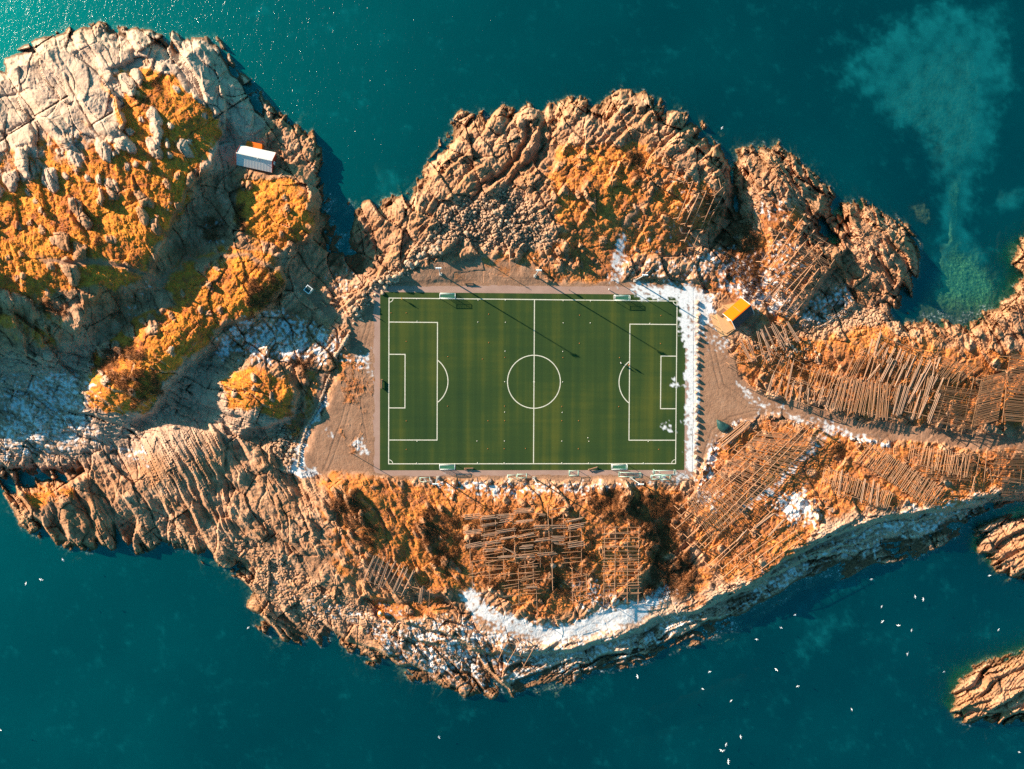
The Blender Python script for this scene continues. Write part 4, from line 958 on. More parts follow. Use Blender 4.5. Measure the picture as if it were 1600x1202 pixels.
rack('drying rack with short pole bundles along the north edge of the road bend',
     rails=[(1172, 603, 1300, 646), (1204, 578, 1300, 612)], bars=[(1222, 556, 1208, 586), (1234, 558, 1226, 590), (1256, 570, 1245, 600), (1203, 548, 1190, 575), (1203, 548, 1240, 572), (1240, 560, 1260, 572)],
     bundles=[(1209, 584, 1200, 613, 4), (1223, 590, 1213, 617, 2), (1239, 565, 1227, 621, 2), (1241, 596, 1234, 624, 3), (1252, 600, 1248, 626, 2), (1264, 604, 1262, 630, 3), (1273, 608, 1271, 632, 1), (1287, 605, 1278, 634, 2), (1299, 610, 1290, 640, 2), (1306, 612, 1301, 642, 3), (1316, 600, 1302, 638, 2)], h=2.4)
def conv(L, ox, oy, k): return [(ox + l[0] / k, oy + l[1] / k, ox + l[2] / k, oy + l[3] / k) + tuple(l[4:]) for l in L]
rack('dense drying rack heaped with long leaning pole bundles north of the road',
     rails=[(1350, 548, 1440, 586), (1344, 596, 1462, 612), (1400, 640, 1470, 655), (1372, 522, 1470, 566), (1385, 612, 1480, 630)],
     bundles=conv([(340, 160, 300, 300, 3), (410, 90, 350, 310, 3), (440, 200, 365, 305, 2), (470, 220, 430, 320, 3), (520, 240, 460, 350, 2), (575, 250, 480, 470, 3), (605, 260, 560, 360, 2), (400, 370, 300, 500, 2), (500, 330, 395, 525, 4), (600, 380, 520, 560, 2), (655, 280, 600, 400, 2), (690, 310, 620, 480, 3), (755, 320, 650, 560, 3), (825, 345, 690, 610, 4), (860, 330, 840, 470, 1), (570, 545, 510, 785, 3), (630, 560, 560, 790, 7), (840, 460, 780, 640, 4), (760, 440, 640, 690, 3), (740, 590, 665, 830, 2), (930, 480, 860, 640, 2), (890, 620, 800, 850, 4), (800, 640, 720, 825, 3), (905, 300, 870, 400, 2), (880, 470, 830, 560, 3)], 1300, 500, 5.333), bars=spread((1350, 545), (1460, 590), (1330, 600), (1440, 655), 36, 5), h=2.8)
rack('drying rack of many thin close poles along the shadowed north verge of the road',
     rails=[(1302, 600, 1420, 640), (1310, 636, 1400, 655)], bars=spread((1310, 590), (1392, 600), (1296, 640), (1388, 656), 44, 3) + spread((1330, 560), (1352, 548), (1310, 600), (1330, 600), 5, 2), h=3.0, rb=0.085)
rack('dark fine grid drying rack right of the long leaning pole bundles',
     rails=[(1500, 585, 1478, 672), (1522, 590, 1502, 678), (1484, 590, 1462, 666), (1535, 600, 1520, 680)], bars=spread((1470, 600), (1458, 660), (1535, 610), (1525, 675), 34, 2.5), h=3.0, rb=0.085, mat=M_fish)
rack('broad dark drying rack hung with fish in close rows above the road',
     rails=[(1534, 592, 1518, 668), (1572, 578, 1558, 660), (1552, 586, 1538, 664)], bars=spread((1534, 590), (1520, 668), (1572, 580), (1558, 658), 40, 0.8), h=3.6, rb=0.14, mat=M_fish)
rack('dark drying rack hung with fish in close rows at the far right',
     rails=[(1578, 556, 1566, 658), (1640, 566, 1634, 664), (1606, 560, 1598, 660)], bars=spread((1580, 552), (1568, 658), (1640, 562), (1634, 664), 46, 0.8), h=3.8, rb=0.15, mat=M_fish)
rack('long slanting drying rack with fine crossbars beside the timber pile and snowy walkway',
     rails=[(1060, 797, 1186, 676), (1055, 827, 1238, 671), (1064, 806, 1212, 668), (1074, 841, 1256, 668), (1092, 856, 1280, 668), (1082, 856, 1272, 661), (1101, 856, 1288, 674), (1068, 812, 1200, 690)],
     bars=spread((1072, 786), (1188, 674), (1112, 848), (1288, 680), 80, 1.5), h=3.4, rb=0.10)
rack('slanting drying rack ending in an open square grid near the southern shore',
     rails=[(225, 980, 460, 770), (240, 1000, 620, 640), (310, 1000, 560, 790), (300, 1070, 400, 985), (430, 940, 640, 800), (335, 1110, 500, 960), (390, 1150, 560, 1000), (510, 950, 760, 770), (560, 1000, 810, 810)],
     bars=[(330, 1020, 390, 1150), (375, 1030, 440, 1105), (430, 975, 490, 1055), (480, 920, 530, 1020), (540, 890, 600, 970), (590, 870, 640, 935), (650, 830, 705, 900), (700, 780, 755, 850), (740, 730, 810, 805), (170, 1130, 260, 1080)],
     bundles=[(460, 760, 400, 830, 3), (700, 690, 600, 800, 2), (640, 650, 520, 740, 3)], sc=(1050, 640, 4.007), h=2.8, rb=0.11)
rack('comb of parallel poles on the lower southeast slope nearest the sea',
     rails=[(170, 340, 640, 530), (150, 425, 270, 445), (230, 520, 620, 620)], bars=spread((205, 350), (640, 520), (180, 470), (600, 640), 36, 6), bundles=[(265, 350, 235, 540, 3), (430, 410, 400, 590, 2), (500, 420, 470, 590, 3), (530, 440, 515, 610, 2)], sc=(1260, 660, 4.706), h=2.6)
rack('long comb of slanted poles on the middle southeast slope below the road',
     rails=[(390, 210, 960, 560), (450, 170, 1000, 500), (380, 280, 930, 620)], bars=spread((475, 145), (1015, 480), (370, 280), (915, 640), 58, 7), sc=(1260, 660, 4.706), h=2.6)
rack('loose comb of slanted poles directly south of the road above the long comb',
     rails=[(770, 180, 1190, 240), (740, 290, 1180, 400)], bars=[(770, 150, 750, 270), (805, 140, 775, 260), (880, 180, 820, 260), (910, 190, 880, 370), (925, 190, 890, 360), (1005, 230, 975, 370), (1030, 225, 1000, 380), (1075, 235, 1040, 400), (1080, 240, 1055, 390), (1120, 240, 1075, 390), (1165, 240, 1110, 400), (1175, 250, 1160, 410), (1210, 240, 1180, 400), (970, 260, 940, 360), (930, 300, 920, 380)] + spread((760, 160), (1210, 230), (735, 280), (1185, 410), 26, 8), sc=(1260, 660, 4.706), h=2.6)
rack('drying rack of upright rails and fine bars at the far end of southeast slope',
     rails=[(1275, 230, 1215, 570), (1435, 210, 1385, 590), (1480, 240, 1440, 580), (1240, 400, 1200, 565), (1325, 250, 1290, 590), (1640, 240, 1620, 560)],
     bars=spread((1440, 400), (1435, 575), (1640, 430), (1610, 580), 30, 3) + [(1170, 490, 1240, 488), (1170, 560, 1290, 580), (1260, 330, 1330, 340), (1340, 300, 1420, 310), (1340, 420, 1420, 425), (1350, 340, 1370, 500)], sc=(1260, 660, 4.706), h=2.8, rb=0.09)
S5 = (700, 760, 5.0)
rack('wide patchwork drying rack with grey pole bundles in rows south of the pitch',
     rails=[(190, 590, 192, 770), (320, 600, 325, 740), (285, 300, 280, 520), (370, 250, 380, 460), (505, 230, 510, 330), (550, 640, 555, 920), (665, 590, 668, 780), (775, 150, 790, 380), (815, 230, 812, 520), (955, 330, 952, 480), (1045, 330, 1042, 680), (430, 480, 440, 720), (720, 430, 722, 620), (812, 560, 818, 800), (900, 200, 910, 400), (690, 780, 700, 1080), (520, 330, 525, 560), (230, 160, 260, 300), (170, 420, 175, 600), (600, 480, 605, 700)],
     bars=[(175, 595, 300, 570), (160, 620, 290, 625), (160, 710, 300, 695), (160, 690, 290, 665), (290, 600, 380, 580), (440, 690, 660, 670), (420, 780, 550, 760), (450, 740, 690, 715), (690, 730, 830, 715), (590, 820, 680, 810), (430, 860, 570, 850), (500, 930, 690, 890), (560, 680, 680, 680), (290, 715, 450, 705), (450, 570, 560, 605), (560, 620, 690, 640), (640, 600, 680, 580), (580, 720, 660, 700), (800, 210, 940, 200), (1030, 190, 1030, 250), (830, 1050, 960, 1010), (430, 545, 520, 540), (300, 640, 420, 640), (440, 800, 540, 780)] + spread((240, 300), (300, 700), (420, 280), (480, 690), 13, 12) + spread((560, 330), (560, 860), (700, 310), (720, 840), 16, 12) + spread((860, 240), (900, 620), (1000, 220), (1040, 600), 10, 12),
     bundles=[(120, 245, 250, 230, 6), (250, 250, 380, 235, 5), (385, 235, 515, 225, 5), (525, 195, 665, 185, 5), (265, 310, 380, 290, 4), (410, 275, 510, 262, 4), (530, 278, 655, 265, 4), (130, 365, 270, 350, 6), (390, 355, 520, 335, 4), (415, 410, 540, 395, 3), (540, 395, 680, 365, 3), (145, 470, 280, 445, 6), (290, 445, 400, 430, 4), (290, 500, 410, 490, 4), (565, 478, 670, 470, 5), (680, 425, 800, 408, 4), (805, 410, 915, 410, 6), (670, 318, 790, 312, 5), (810, 318, 930, 315, 4), (935, 325, 1070, 300, 6), (930, 275, 1060, 245, 3), (780, 190, 910, 160, 2), (700, 222, 770, 225, 3), (930, 468, 1070, 445, 6), (705, 535, 840, 520, 4), (400, 550, 520, 545, 3), (540, 550, 690, 545, 4), (820, 440, 920, 455, 2), (430, 480, 540, 530, 2), (270, 385, 380, 370, 3), (600, 790, 700, 785, 3)], sc=S5, h=2.7, braces=False, post_step=7)
rack('small ladder like drying rack between the patchwork rack and the square grid rack',
     rails=[(970, 640, 975, 900), (1080, 690, 1085, 880)], bars=[(960, 690, 1085, 685), (960, 720, 1090, 690), (950, 755, 1100, 740), (960, 820, 1085, 815), (965, 860, 1085, 850), (980, 910, 1120, 870), (955, 790, 1085, 780), (1030, 750, 1035, 900)], sc=S5, h=2.4)
rack('drying rack built as an upright square grid of four rails south of the pitch',
     rails=[(1225, 320, 1215, 920), (1308, 320, 1303, 850), (1405, 320, 1400, 900), (1493, 320, 1485, 910)],
     bars=[(1215, 318, 1500, 322), (1205, 370, 1510, 350), (1200, 460, 1500, 478), (1210, 480, 1490, 465), (1210, 560, 1490, 575), (1205, 590, 1505, 595), (1205, 570, 1500, 560), (1205, 635, 1500, 650), (1200, 665, 1510, 665), (1205, 690, 1505, 695), (1200, 765, 1510, 750), (1215, 780, 1490, 775), (1200, 835, 1515, 830), (1205, 850, 1500, 838), (1225, 740, 1300, 712)] + spread((1210, 350), (1205, 860), (1495, 350), (1505, 850), 14, 8), sc=S5, h=3.0, braces=False, post_step=8)
rack('collapsed drying rack of leaning poles in the hollow above the orange buoy',
     rails=[(300, 690, 720, 900), (340, 830, 690, 960), (690, 880, 870, 920)], bars=[(300, 650, 240, 790), (640, 950, 740, 740), (860, 900, 850, 1060)],
     bundles=[(430, 650, 345, 830, 3), (465, 640, 385, 840, 3), (500, 660, 430, 860, 3), (540, 680, 460, 890, 4), (590, 690, 490, 890, 3), (630, 710, 545, 860, 2), (660, 730, 575, 920, 3), (690, 730, 590, 930, 2), (735, 760, 640, 960, 3), (800, 890, 785, 1010, 5)], sc=(500, 740, 5.008), h=2.0)
rack('four leaning pole frames standing on the southern shore rocks', rails=[(785, 880, 735, 985), (835, 900, 780, 995), (865, 900, 840, 955), (905, 920, 855, 1010)], bars=[(770, 900, 905, 930), (800, 950, 860, 975)], sc=(530, 700, 2.963), h=2.2)

rack('drying rack of thin upright poles behind the leaning bundles, under the pale rocks', rails=[(1400, 552, 1500, 590), (1420, 540, 1520, 575)], bars=spread((1400, 545), (1530, 575), (1392, 590), (1500, 600), 46, 3), h=2.6, rb=0.08, mat=M_fish)
rack('drying rack of close thin poles between the low rack and the leaning bundles', rails=[(1250, 575, 1345, 600), (1240, 595, 1330, 620)], bars=spread((1270, 570), (1350, 590), (1255, 615), (1335, 635), 26, 4), h=2.5, rb=0.08)
rack('long dark comb of fine bars between the loose comb and the far southeast rack', rails=[(1440, 712, 1425, 745), (1510, 712, 1500, 750), (1475, 708, 1463, 748)], bars=spread((1435, 705), (1420, 748), (1530, 708), (1515, 752), 26, 2), h=2.5, rb=0.08, mat=M_fish)
rack('pair of fine barred drying racks at the far right below the road', rails=[(1560, 704, 1552, 752), (1600, 702, 1594, 756), (1640, 702, 1634, 760)], bars=spread((1556, 702), (1548, 752), (1640, 700), (1632, 760), 34, 1.5), h=2.6, rb=0.085, mat=M_fish)
rack('small rack of crossed poles on the grass between the two southeastern combs', rails=[(1300, 735, 1345, 752), (1290, 752, 1330, 768)], bars=spread((1285, 728), (1330, 740), (1278, 765), (1320, 775), 12, 3), h=2.3, rb=0.08)
tp = empty('timber_pile', G3(1149, 678), 'pile of long round timbers at the south edge of the gravel yard', 'timber pile')
for i in range(11):
    a0, b0 = G3(1121 + i * 0.75, 689.5 + i * 0.85), G3(1165 + i * 0.75, 655 + i * 0.85)
    zz = max(a0.z, b0.z, tp.location.z) + 0.16 + 0.28 * (i % 3)
    u = (b0 - a0).normalized(); e = random.uniform(-1.6, 1.6)
    a0 += u * e; b0 += u * random.uniform(-1.6, 1.6); a0.z = b0.z = zz
    pole('timber', tp, a0, b0, 0.17, (M_pole, M_pole2, M_fish)[(0, 2, 0, 1, 2, 0, 2, 1, 0, 2, 1)[i]])

# ------------------------------------------------------------------ buildings
def gable_house(name, label, c, L, W, hw, hr, ang, mats, roof_name='roof'):
    """House along local x; parts: wall, two roof panels, ridge cap, door, windows."""
    m_wall, m_roof, m_trim = mats
    root = empty(name, c, label, 'hut', None, ang)
    bm = bmesh.new(); bm_box(bm, (0, 0, hw / 2 - 1.0), (L, W, hw + 2.0))
    for s in (1, -1):                                    # gables
        x = s * (L / 2)
        vs = [bm.verts.new(p) for p in ((x, -W / 2, hw), (x, W / 2, hw), (x, 0, hr - .1), (x - s * .15, -W / 2, hw), (x - s * .15, W / 2, hw), (x - s * .15, 0, hr - .1))]
        for f in ((0, 1, 2), (5, 4, 3), (0, 3, 4, 1), (1, 4, 5, 2), (2, 5, 3, 0)): bm.faces.new([vs[k] for k in f])
    bmesh.ops.recalc_face_normals(bm, faces=bm.faces)
    put('wall', newmesh('wall', bm, m_wall), root)
    oh, th = 0.45, 0.12
    for s in (1, -1):
        bm = bmesh.new()
        y1 = s * (W / 2 + oh); z1 = hw - (hr - hw) / (W / 2) * oh
        n_rib = int(L / 0.9)
        prev = None
        for k in range(n_rib * 4 + 1):                   # standing ribs of the roof sheets
            x = -L / 2 - oh + (L + 2 * oh) * k / (n_rib * 4); dz = 0.010 if k % 4 == 0 else 0.0
            cur = [bm.verts.new((x, s * .012, hr + .1 + dz)), bm.verts.new((x, y1, z1 + .1 + dz)), bm.verts.new((x, y1, z1 - th + .1)), bm.verts.new((x, s * .012, hr - th + .1))]
            if prev:
                for q in range(4): bm.faces.new((prev[q], prev[(q + 1) % 4], cur[(q + 1) % 4], cur[q]))
            else: bm.faces.new(cur)
            prev = cur
        bm.faces.new(prev[::-1])
        bmesh.ops.recalc_face_normals(bm, faces=bm.faces)
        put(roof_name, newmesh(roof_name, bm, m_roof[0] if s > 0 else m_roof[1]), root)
    bm = bmesh.new(); bm_box(bm, (0, 0, hr + .2), (L + 2 * oh + .1, .34, .12)); put('ridge_cap', newmesh('ridge_cap', bm, m_roof[0]), root)
    for s in (1, -1):
        for q in (1, -1):                                # barge boards
            bm = bmesh.new(); a = Vector((s * (L / 2 + oh + .05), q * .05, hr + .12)); b = Vector((s * (L / 2 + oh + .05), q * (W / 2 + oh), hw - (hr - hw) / (W / 2) * oh + .12))
            d = b - a; bm_box(bm, (a + b) / 2, (.10, d.length, .30), Matrix.Rotation(math.atan2(d.z, d.y), 3, 'X')); put('barge_board', newmesh('barge_board', bm, m_trim), root)
    return root

# red shed with a white sheet roof on the shore of the headland
zc = float(HT(398, 262))
shz = -0.2
ang = math.radians(-11.3)
shed = gable_house('red_shed', 'red wooden shed with white sheet roof on the eastern shore of the headland', Vector(U(398.6, 247, shz + 4)) * Vector((1, 1, 0)).x if False else Vector((*U(398.6, 246.5, shz + 4)[:2], shz)), 11.0, 5.9, 2.9, 4.9, ang, (M_redw, (M_roofw, M_roofw), M_redw))
bm = bmesh.new(); bm_box(bm, (5.53, .2, .9), (.08, 1.1, 2.0)); d_ = put('door', newmesh('door', bm, M_whitew), shed)
bm = bmesh.new(); bm_tube(bm, (5.62, -.15, .9), (5.62, -.15, 1.1), .04); put('handle', newmesh('handle', bm, M_galv), d_)
for x in (-3.2, 0.2, 3.4):
    bm = bmesh.new(); bm_box(bm, (x, -2.98, 1.6), (1.1, .08, 1.0)); w_ = put('window', newmesh('window', bm, M_whitew), shed)
    bm = bmesh.new(); bm_box(bm, (x, -3.03, 1.6), (.9, .04, .8)); put('pane', newmesh('pane', bm, M_dark), w_)
bm = bmesh.new(); bm_tube(bm, (1.6, -.5, 4.6), (1.6, -.5, 6.1), .16, .16); bm_tube(bm, (1.6, -.5, 6.1), (1.6, -.5, 6.25), .24, .08); put('stove_pipe', newmesh('stove_pipe', bm, M_galv), shed)
bm = bmesh.new(); bm_slab(bm, [(-4.6, 3.0), (1.0, 3.0), (.6, 5.4), (-4.4, 5.4)], -1.2, 1.9); ln = put('lean_to', newmesh('lean_to', bm, simple_mat('rust_red_boards', (.85, .15, .008), .1, 2, .8, .2)), shed)
zt = shz - 0.1

# hut with an orange roof and a terrace of boards beside the gravel yard
bx = math.atan2(24.5, 28.5)                              # ridge runs up to the right
hc_ = U(1156, 489.5, 4.0)
hut = gable_house('terrace_hut', 'ochre hut with bright orange sheet roof and boarded terrace beside the gravel yard', Vector((hc_[0], hc_[1], -0.6)), 7.6, 6.0, 3.4, 5.6, bx, (M_ochre, (M_roofo, simple_mat('shade_coloured_roof', (.055, .040, .040), .2, 1, .6, .3)), M_whitew))  # orange roof's slope away from the sun has its shade painted into the colour
def hl(px, py, z):                                       # survey point -> hut frame
    q = U(px, py, z); v = Vector((q[0], q[1], 0)) - Vector((hc_[0], hc_[1], 0))
    return (v.x * math.cos(-bx) - v.y * math.sin(-bx), v.x * math.sin(-bx) + v.y * math.cos(-bx))
ter = put('terrace', None, hut) if False else None
bm = bmesh.new(); bm_slab(bm, [hl(x, y, .6) for x, y in ((1111.5, 493), (1119, 485), (1131, 476.5), (1149, 473), (1158, 478), (1150, 514), (1137, 524), (1127, 526), (1116, 507))], -.6, .75); ter = put('terrace', newmesh('terrace', bm, M_deck), hut)
tp_in = [(1120, 492), (1131, 482), (1140, 485), (1149, 513), (1136, 521), (1129, 517)]
bm = bmesh.new(); bm_slab(bm, [hl(x, y, 1.2) for x, y in tp_in], .753, 1.12); put('raised_floor', newmesh('raised_floor', bm, M_deck), ter)
bm = bmesh.new(); bm_slab(bm, [hl(x, y, 1.4) for x, y in ((1121, 489.5), (1131.5, 480.5), (1137.5, 486), (1127, 495))], 1.124, 1.42); put('hatch', newmesh('hatch', bm, M_deck2), ter)
for x, y in ((1112, 493), (1116, 507), (1127, 526), (1137, 524), (1150, 513.5), (1131, 477), (1149, 473.5)):
    q = hl(x, y, 1.5)
    bm = bmesh.new(); bm_box(bm, (q[0], q[1], .9), (.12, .12, 1.9)); put('railing_post', newmesh('railing_post', bm, M_deck), ter)
for a_, b_ in (((1112, 493), (1116, 507)), ((1116, 507), (1127, 526)), ((1127, 526), (1137, 524)), ((1137, 524), (1150, 513.5)), ((1131, 477), (1149, 473.5))):
    qa, qb = hl(*a_, 1.8), hl(*b_, 1.8)
    bm = bmesh.new(); bm_tube(bm, (*qa, 1.8), (*qb, 1.8), .06, .06, 6); put('hand_rail', newmesh('hand_rail', bm, M_deck), ter)
bm = bmesh.new(); bm_box(bm, (-3.84, .4, 1.9), (.08, 1.0, 2.1)); d_ = put('door', newmesh('door', bm, M_whitew), hut)
bm = bmesh.new(); bm_tube(bm, (-3.92, .75, 1.85), (-3.92, .75, 2.0), .04); put('handle', newmesh('handle', bm, M_galv), d_)
for x in (-1.8, 1.8):
    bm = bmesh.new(); bm_box(bm, (x, -3.04, 2.0), (1.2, .08, 1.0)); w_ = put('window', newmesh('window', bm, M_whitew), hut)
    bm = bmesh.new(); bm_box(bm, (x, -3.1, 2.0), (1.0, .04, .8)); put('pane', newmesh('pane', bm, M_dark), w_)
b0_, b1_ = 0.0, 0.0
bm = bmesh.new(); sl_ = (5.6 - 3.4) / 3.0
bm_box(bm, (.1, 1.75, 5.6 - sl_ * 1.75 + .17), (.14, 3.3, .07), Matrix.Rotation(-math.atan(sl_), 3, 'X')); put('roof_batten', newmesh('roof_batten', bm, M_deck2), hut)

# ------------------------------------------------------------------ floodlight masts
def mast(label, px, py, h=15.2):
    g = G3(px, py) if not (584 < px < 1081 and 445 < py < 744) else Vector(U(px, py, 0))
    r = empty('floodlight_mast', g, label, 'floodlight', 'floodlight masts along the two long sides of the pitch')
    bm = bmesh.new(); bm_box(bm, (0, 0, .1), (1.0, 1.0, .5)); put('foundation', newmesh('foundation', bm, M_conc), r)
    bm = bmesh.new(); bm_tube(bm, (0, 0, .3), (0, 0, h), .23, .13, 10); put('pole', newmesh('pole', bm, M_galv, True), r)
    bm = bmesh.new(); bm_box(bm, (0, 0, h), (1.9, .14, .14)); put('crossarm', newmesh('crossarm', bm, M_galv), r)
    for k in range(3):
        s = 1 if py < 600 else -1
        bm = bmesh.new(); rt = Matrix.Rotation(math.radians(35) * s, 3, 'X')
        bm_box(bm, (-.65 + .65 * k, -.12 * s, h + .32), (.52, .30, .52), rt); l_ = put('lamp_housing', newmesh('lamp_housing', bm, M_white), r)
        bm = bmesh.new(); bm_box(bm, Vector((-.65 + .65 * k, -.12 * s, h + .32)) + rt @ Vector((0, -.17 * s, 0)), (.44, .02, .44), rt); put('lens', newmesh('lens', bm, M_lamp), l_)
    return r
mast('tall floodlight mast on the gravel bank above the top left goal', 688.5, 428.5)
mast('tall floodlight mast on the bank above the middle of the pitch', 836, 431.5)
mast('tall floodlight mast at the snowy top right corner of the pitch', 992, 438.5)
mast('tall floodlight mast below the bottom left goal, beside the small stored goal', 684, 746.5)
mast('tall floodlight mast below the halfway line beside the double stored goals', 834, 747)
mast('tall floodlight mast below the bottom right goal beside the long stored goal', 986, 747)
def timber_pole(label, px, py, h):
    r = empty('timber_pole', G3(px, py), label, 'pole', 'plain timber poles around the pitch')
    bm = bmesh.new(); bm_tube(bm, (0, 0, -.5), (0, 0, h), .13, .09, 8); put('shaft', newmesh('shaft', bm, M_pole, True), r)
    bm = bmesh.new(); bm_box(bm, (0, 0, h - .5), (.9, .1, .1)); put('crossarm', newmesh('crossarm', bm, M_pole), r)
timber_pole('plain timber pole at the foot of the scree north of the pitch', 742, 399, 5.4)
timber_pole('plain timber pole at the end of the snow trail above the top right goal', 958, 437, 7.5)
timber_pole('plain timber pole on the gravel left of the bottom left pitch corner', 548, 708, 5.4)
timber_pole('short timber pole at the lower end of the rubble bank', 567, 483, 2.0)

# ------------------------------------------------------------------ goals
def goal(label, px, py, w, d, h, face, frame, rz=0.0, net=True):
    """Mouth along local x through the origin, net towards local +y * face."""
    q = U(px, py, 0)
    r = empty('football_goal', Vector((q[0], q[1], 0.02 if py < 737 else -.02)), label, 'goal', 'football goals beside the pitch', rz)
    R0 = .085
    for s in (1, -1):
        bm = bmesh.new(); bm_tube(bm, (s * w / 2, 0, 0), (s * w / 2, 0, h), R0, R0, 8); put('post', newmesh('post', bm, frame, True), r)
        bm = bmesh.new(); bm_tube(bm, (s * w / 2, 0, .06), (s * w / 2, face * d, .06), R0 * .8, None, 8); bm_tube(bm, (s * w / 2, face * .75 * d, h), (s * w / 2, face * d, .06), R0 * .6, None, 6)
        bm_tube(bm, (s * w / 2, 0, h), (s * w / 2, face * .75 * d, h), R0 * .7, None, 6); put('side_frame', newmesh('side_frame', bm, frame, True), r)
    bm = bmesh.new(); bm_tube(bm, (-w / 2 - R0, 0, h), (w / 2 + R0, 0, h), R0, R0, 8); put('crossbar', newmesh('crossbar', bm, frame, True), r)
    bm = bmesh.new(); bm_tube(bm, (-w / 2, face * d, .06), (w / 2, face * d, .06), R0 * .8, None, 8); bm_tube(bm, (-w / 2, face * .75 * d, h), (w / 2, face * .75 * d, h), R0 * .6, None, 6); put('back_bar', newmesh('back_bar', bm, frame, True), r)
    if net:
        bm = bmesh.new(); prof_ = [(0, h - .05), (.75 * d, h - .05), (.86 * d, h * .55), (d, .12)]
        n_ = int(w / .16); cw = .022
        def P(u, k, f): 
            y0, z0 = prof_[k]; y1, z1 = prof_[k + 1]; return Vector((u, face * (y0 + (y1 - y0) * f), z0 + (z1 - z0) * f))
        for i in range(n_ + 1):
            u = -w / 2 + w * i / n_
            for k in range(3): bm_face(bm, [P(u - cw, k, 0), P(u + cw, k, 0), P(u + cw, k, 1), P(u - cw, k, 1)])
        for k in range(3):
            ln_ = math.dist(prof_[k], prof_[k + 1]); m_ = max(2, int(ln_ / .16)); e = cw / ln_
            for j in range(m_): 
                f = (j + .5) / m_; dz = Vector((0, 0, .004)); bm_face(bm, [P(-w / 2, k, f - e) + dz, P(w / 2, k, f - e) + dz, P(w / 2, k, f + e) + dz, P(-w / 2, k, f + e) + dz])
        nt = put('net', newmesh('net', bm, M_net), r); nt['kind'] = 'stuff'
goal('white goal with green net on the upper touchline, left half of the pitch', 699.5, 467, 5.2, 1.9, 2.0, 1, M_white)
goal('white goal with green net on the upper touchline, right half of the pitch', 971, 470, 5.2, 1.9, 2.0, 1, M_white)
goal('white goal with green net on the lower touchline, left half of the pitch', 699, 725.5, 5.2, 1.9, 2.0, -1, M_white)
goal('white goal with green net on the lower touchline, right half of the pitch', 967, 725.5, 5.2, 1.9, 2.0, -1, M_white)
goal('small pale green goal stored alone below the path, left of the first mast', 664, 745.5, 3.3, 1.7, 1.6, -1, M_mint, .06, False)
goal('small pale green goal, left one of the stored pair below the halfway line', 800, 741.5, 3.0, 1.6, 1.6, -1, M_mint, .02, False)
goal('small pale green goal, right one of the stored pair below the halfway line', 815.5, 740, 3.0, 1.6, 1.8, -1, M_mint, .03, False)
goal('small pale green goal standing alone on the lower path, right half', 896, 735, 3.1, 1.9, 1.6, -1, M_mint, 0, False)
goal('long pale green full size goal stored below the bottom right goal', 983, 737.5, 7.3, 1.8, 2.4, -1, M_mint, -.04, False)
goal('long pale green full size goal standing in the snow near the bottom right corner', 1037, 734, 7.3, 1.8, 2.4, -1, M_mint, 0, False)
goal('small pale green goal in the snow, left of two below the long snowbound goal', 1024, 742, 3.0, 1.6, 1.6, -1, M_mint, 0, False)
goal('small pale green goal in the snow, right of two below the long snowbound goal', 1040, 742.5, 3.0, 1.6, 1.6, -1, M_mint, 0, False)

def bench(label, px, py, L, rz, planks=3):
    q = U(px, py, 0); r = empty('team_bench', Vector((q[0], q[1], 0)), label, 'bench', 'wooden benches around the pitch', rz)
    for k in range(planks):
        bm = bmesh.new(); bm_box(bm, (0, -.2 + .2 * k, .45), (L, .17, .05)); put('seat_plank', newmesh('seat_plank', bm, M_pole), r)
    bm = bmesh.new(); bm_box(bm, (0, .34, .78), (L, .05, .32)); put('backrest', newmesh('backrest', bm, M_pole), r)
    for s in (1, -1):
        bm = bmesh.new(); bm_box(bm, (s * (L / 2 - .3), 0, .21), (.1, .5, .42)); bm_box(bm, (s * (L / 2 - .3), .30, .5), (.08, .08, 1.0)); put('leg', newmesh('leg', bm, M_galv), r)
bench('wooden bench on the turf edge at the left end of the pitch', 596.5, 600, 3.2, math.pi / 2)
bench('wooden bench at the outer edge of the upper path', 732, 443.5, 3.6, 0)
bench('wooden bench on the turf below the lower touchline, right of the bottom left goal', 732.5, 732.5, 3.2, .02)
bench('wooden bench standing askew on the turf edge left of the bottom right goal', 926, 732.5, 3.4, .28)

# ------------------------------------------------------------------ people
def skin_chain(verts, edges, radii, mat, name, root_i=0, lvl=1):
    me = bpy.data.meshes.new(name); me.from_pydata(verts, edges, [])
    o = bpy.data.objects.new(name, me); COL.objects.link(o)
    o.modifiers.new('s', 'SKIN'); sv = me.skin_vertices[0].data
    for i, r in enumerate(radii): sv[i].radius = (r, r) if not isinstance(r, tuple) else r
    sv[root_i].use_root = True
    m = o.modifiers.new('u', 'SUBSURF'); m.levels = m.render_levels = lvl
    ev = o.evaluated_get(bpy.context.evaluated_depsgraph_get())
    out = bpy.data.meshes.new_from_object(ev); bpy.data.objects.remove(o, do_unlink=True)
    out.name = name; out.materials.clear(); out.materials.append(mat)
    out.polygons.foreach_set('use_smooth', np.ones(len(out.polygons), bool))
    return out

